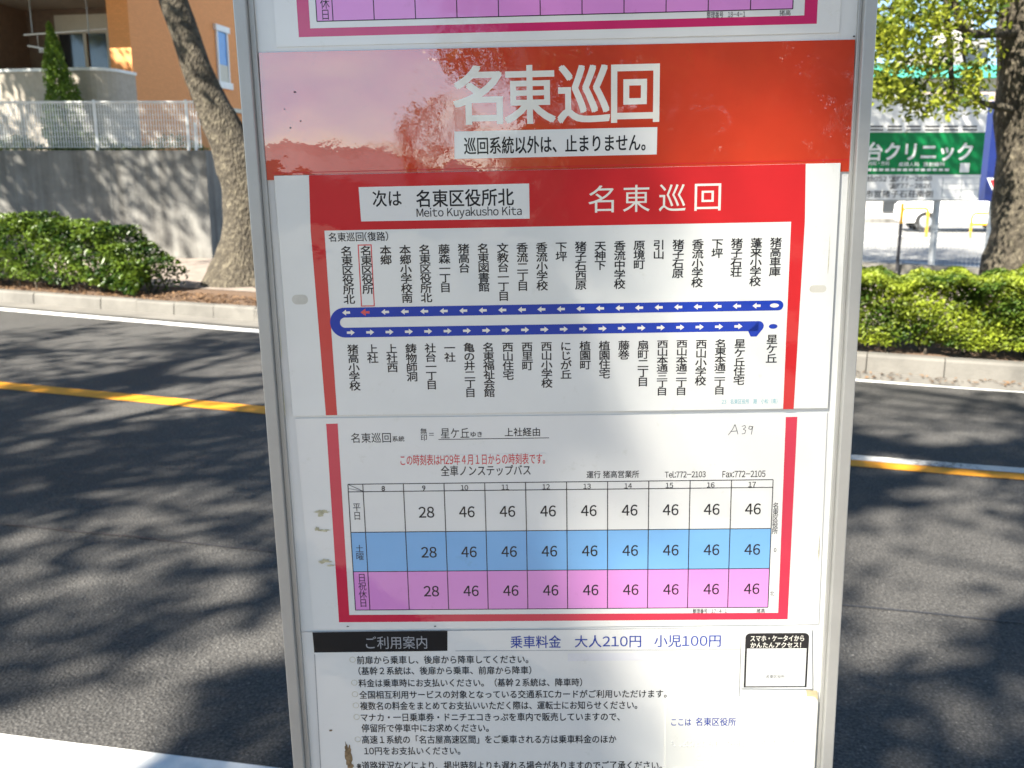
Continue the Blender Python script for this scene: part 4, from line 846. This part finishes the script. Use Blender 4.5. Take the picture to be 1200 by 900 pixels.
T(b, '整理番号　17-4-1', 811.6, 712.9, 851.5, 718, H, .014); T(b, '猪高', 886, 712.5, 896, 717.4, H, .014)
b.build('lettering', M['pblack'], ts)
b = MB(); T(b, 'この時刻表はH29年４月１日からの時刻表です。', 469.5, 531.5, 638.6, 544, H + .0003, .010)
sk = plate('notice_strip', [(466.5, 535.5), (468, 534), (639, 530.3), (640.6, 531.5), (640.2, 541), (639, 542), (470, 545.2), (467.4, 544)], H, H + .0002, M['paper'], ts); b.build('red_lettering', M['pred'], ts)
b = MB()
for pts in ([(853, 509.5), (858, 503), (861, 497), (863, 503), (864.5, 508.5)], [(855.5, 505.5), (863.5, 504.5)], [(869, 499.5), (872.5, 498), (873.5, 500.5), (870.5, 502.5), (873.5, 504), (872.5, 507.5), (869, 508)], [(881.5, 499.5), (878, 499), (877, 502), (880, 503), (882, 499), (880, 508.8)]):
    for a, c in zip(pts, pts[1:]): bar(b, a, c, .8, H)
b.build('handwriting', M['pencil'], ts)
# guide sheet
h0 = .0003; H = .0013
gs = plate('guide_sheet', [(366.5, 740), (868, 735.8)] + [(866, 800), (866, 1010), (383, 1010)], h0, .0011, M['paper'], BS, label='white boarding guide sheet with black heading bar')
b = MB(); flat(b, [(366.5, 740.3), (524.5, 738), (524.5, 762), (368.6, 764)], H); b.build('heading_bar', M['blackbar'], gs)
b = MB(); T(b, 'ご利用案内', 429, 744.8, 500.6, 759.6, H + .0001, .0); b.build('heading_lettering', M['pgrey'], gs)
b = MB(); T(b, '乗車料金', 598.3, 744, 657.2, 758.7, H, .008); T(b, '大人210円', 673.6, 743.6, 751, 757.8, H, .008); T(b, '小児100円', 766.6, 743.2, 844.2, 757.3, H, .008); b.build('fare_lettering', M['pnavy'], gs)
b = MB(); bar(b, (534, 762), (867, 760.4), .8, H); bar(b, (369, 766), (381, 990), 1.1, H); bar(b, (345, 740), (866, 735), .7, H); b.build('rules', M['pgrey'], gs)
flat_ = MB(); flat(flat_, [(665.5, 765), (755, 764), (755, 773), (665.5, 774)], H); flat_.build('blank_patch', M['stick'], gs)
LINES = [('前扉から乗車し、後扉から降車してください。', 418.5, 767.5, 619, 777, 1), ('（基幹２系統は、後扉から乗車、前扉から降車）', 420.4, 780.2, 622.5, 789.8, 0), ('料金は乗車時にお支払いください。（基幹２系統は、降車時）', 420.5, 794.4, 682, 804, 1), ('全国相互利用サービスの対象となっている交通系ICカードがご利用いただけます。', 421.3, 808, 781, 817.4, 1), ('複数名の料金をまとめてお支払いいただく際は、運転士にお知らせください。', 422.3, 821, 746.5, 830.6, 1), ('マナカ・一日乗車券・ドニチエコきっぷを車内で販売していますので、', 423.2, 834.6, 726, 844.2, 1), ('停留所で停車中にお求めください。', 424, 847.5, 572.7, 857, 0), ('高速１系統の「名古屋高速区間」をご乗車される方は乗車料金のほか', 424.5, 860.7, 722, 870.4, 1), ('10円をお支払いください。', 427, 874.3, 539.4, 883.6, 0), ('※道路状況などにより、掲出時刻よりも遅れる場合がありますのでご了承ください。', 418.4, 891, 775.6, 901.5, 0)]
b = MB(); b2 = MB()
for s, x0, y0, x1, y1, dot in LINES:
    c_ = MB(); T(c_, s, x0, y0, x1, y1, H, .014); c_.build('text_line', M['pblack'], gs)
    if dot:
        c = uv(x0 - 5, (y0 + y1) / 2)
        for k in range(20):
            a, d_ = 2 * math.pi * k / 20, 2 * math.pi * (k + 1) / 20
            flat(b2, [(c[0] + 4.0 * math.cos(a), c[1] + 4.0 * math.sin(a)), (c[0] + 4.0 * math.cos(d_), c[1] + 4.0 * math.sin(d_)), (c[0] + 3.4 * math.cos(d_), c[1] + 3.4 * math.sin(d_)), (c[0] + 3.4 * math.cos(a), c[1] + 3.4 * math.sin(a))], H, False)
b2.build('bullet_rings', M['residue'], gs)
# access sticker (its square code is left blank)
ac = plate('access_sticker', [(868.5, 737), (951, 737), (951.5, 806.5), (867.6, 805.5)], .0003, .0019, M['board'], BS, bevel=.0003)
H = .0020
def rounded(u0, v0, u1, v1, r, only_top=True, n=6):
    q = [(u0 + r - r * math.cos(t), v0 + r - r * math.sin(t)) for t in np.linspace(0, math.pi / 2, n)] + [(u1 - r + r * math.sin(t), v0 + r - r * math.cos(t)) for t in np.linspace(0, math.pi / 2, n)]
    return q + ([(u1, v1), (u0, v1)] if only_top else [(u1 - r + r * math.cos(t), v1 - r + r * math.sin(t)) for t in np.linspace(0, math.pi / 2, n)] + [(u0 + r - r * math.sin(t), v1 - r + r * math.cos(t)) for t in np.linspace(0, math.pi / 2, n)])
(u0, v0), (u1, v1) = uv(873.2, 741), uv(944.5, 804)
b = MB(); flat(b, rounded(u0, v0, u1, v0 + 21, 6), H, False)
for q in (rectuv(u0, v0 + 21, u0 + 2.4, v1), rectuv(u1 - 2.4, v0 + 21, u1, v1), rectuv(u0 + 2.4, v1 - 1.6, u1 - 2.4, v1)): flat(b, q, H, False)
b.build('sticker_border', M['pblack'], ac)
b = MB(); T(b, 'スマホ・ケータイから', 879, 743.4, 941.5, 750.0, H + .0001, .02); T(b, 'かんたんアクセス！', 879, 751.5, 938, 757.6, H + .0001, .02); b.build('header_lettering', M['pbold'], ac)
b = MB(); T(b, '名東区役所', 897, 789.6, 919, 793.6, H); b.build('lettering', M['pblack'], ac)
# braille plate
(u0, v0), (u1, _) = uv(779.3, 815.6), uv(957.6, 816); q = rounded(u0, v0, u1, v0 + 130, 7, False)
bl = plate('braille_plate', q, .0011, .0042, M['dots'], BS, False, bevel=.0006, label='thick white braille name plate at lower right')
b = MB(); H = .00425; T(b, 'ここは', 786, 839.3, 809.2, 847.3, H, .014); T(b, '名東区役所', 814.3, 838, 861.3, 847.6, H, .018); b.build('lettering', M['pnavy'], bl)
b = MB(); g = random.Random(4)
def dot(u, v):
    c = bpnt(u, v, .0042); k = 8; rr_ = .0011; b.add([c + (UX * math.cos(t) + VX * math.sin(t)) * rr_ for t in [2 * math.pi * i / k for i in range(k)]] + [c + NX * .0005 + (UX * math.cos(t) + VX * math.sin(t)) * rr_ * .6 for t in [2 * math.pi * i / k for i in range(k)]] + [c + NX * .0006], [(i, k + i, k + (i + 1) % k, (i + 1) % k) for i in range(k)] + [(k + i, 2 * k, k + (i + 1) % k) for i in range(k)])
for (x0, x1, y0) in ((908, 938, 834), (787, 860, 866.5), (862, 937, 865.5), (815, 842, 882), (786, 840, 896.5), (846, 900, 896)):
    u, v = uv(x0, y0); ue = uv(x1, y0)[0]
    while u < ue:
        for dx in (0, 3.1):
            for dy in (0, 3.1, 6.2):
                if g.random() < .5: dot(u + dx, v + dy)
        u += 8.0
b.build('braille_dots', M['dots'], bl, True)
b = MB(); flat(b, [(944, 807), (957, 808), (958, 818), (945, 817)], .0022); b.build('tape_scrap', M['tape'], BS)
# wear: rust, glue residue, scratches
def blot(b, x, y, w, h_, hh, seed, rag=.45):
    g = random.Random(seed); c = uv(x, y); n = 34; r_ = 1.0; pts = []
    for t in np.linspace(0, 2 * math.pi, n, False):
        r_ = .55 * r_ + .45 * g.uniform(1 - rag * 1.3, 1 + rag); pts.append((c[0] + w * math.cos(t) * r_ + min(w, h_) * .15 * math.sin(2 * t), c[1] + h_ * math.sin(t) * r_))
    flat(b, pts, hh, False)
for i, (x, y, w, h_) in enumerate(((409, 886, 4, 17), (406, 876, 1.6, 12), (412, 896, 2.5, 8), (388, 855, 2, 1.4))):
    b = MB(); blot(b, x, y, w, h_, .0014 + i * .00004, i, .6); b.build('rust_stain', M['rust'], BS)
for i, (x, y, w, h_) in enumerate(((378, 599, 10, 2.2), (376, 602, 4, 3), (379, 621, 8, 1.8), (372, 619, 3, 3), (381, 657, 9, 3.2), (388, 662, 5, 1.6), (334, 470, .45, 22), (330, 400, .4, 30), (959, 640, .6, 16), (970, 300, .5, 22))):
    b = MB(); blot(b, x, y, w, h_, .0015 + i * .00004 if x < 960 and not 320 < x < 340 else .0032, 40 + i, .55); b.build('glue_residue', M['residue'], BS)
b = MB(); g = random.Random(9)
for (x, y, w) in ((346, 108, 1.0), (353, 142, .7), (341, 150, .8), (334, 128, .6), (992, 415, .7), (989, 345, .6), (408, 733, 1.0), (510, 733, .8), (1000, 43, .9)):
    blot(b, x, y, w * 1.6, w, .00175, int(x))
b.build('specks', M['black'], BS)
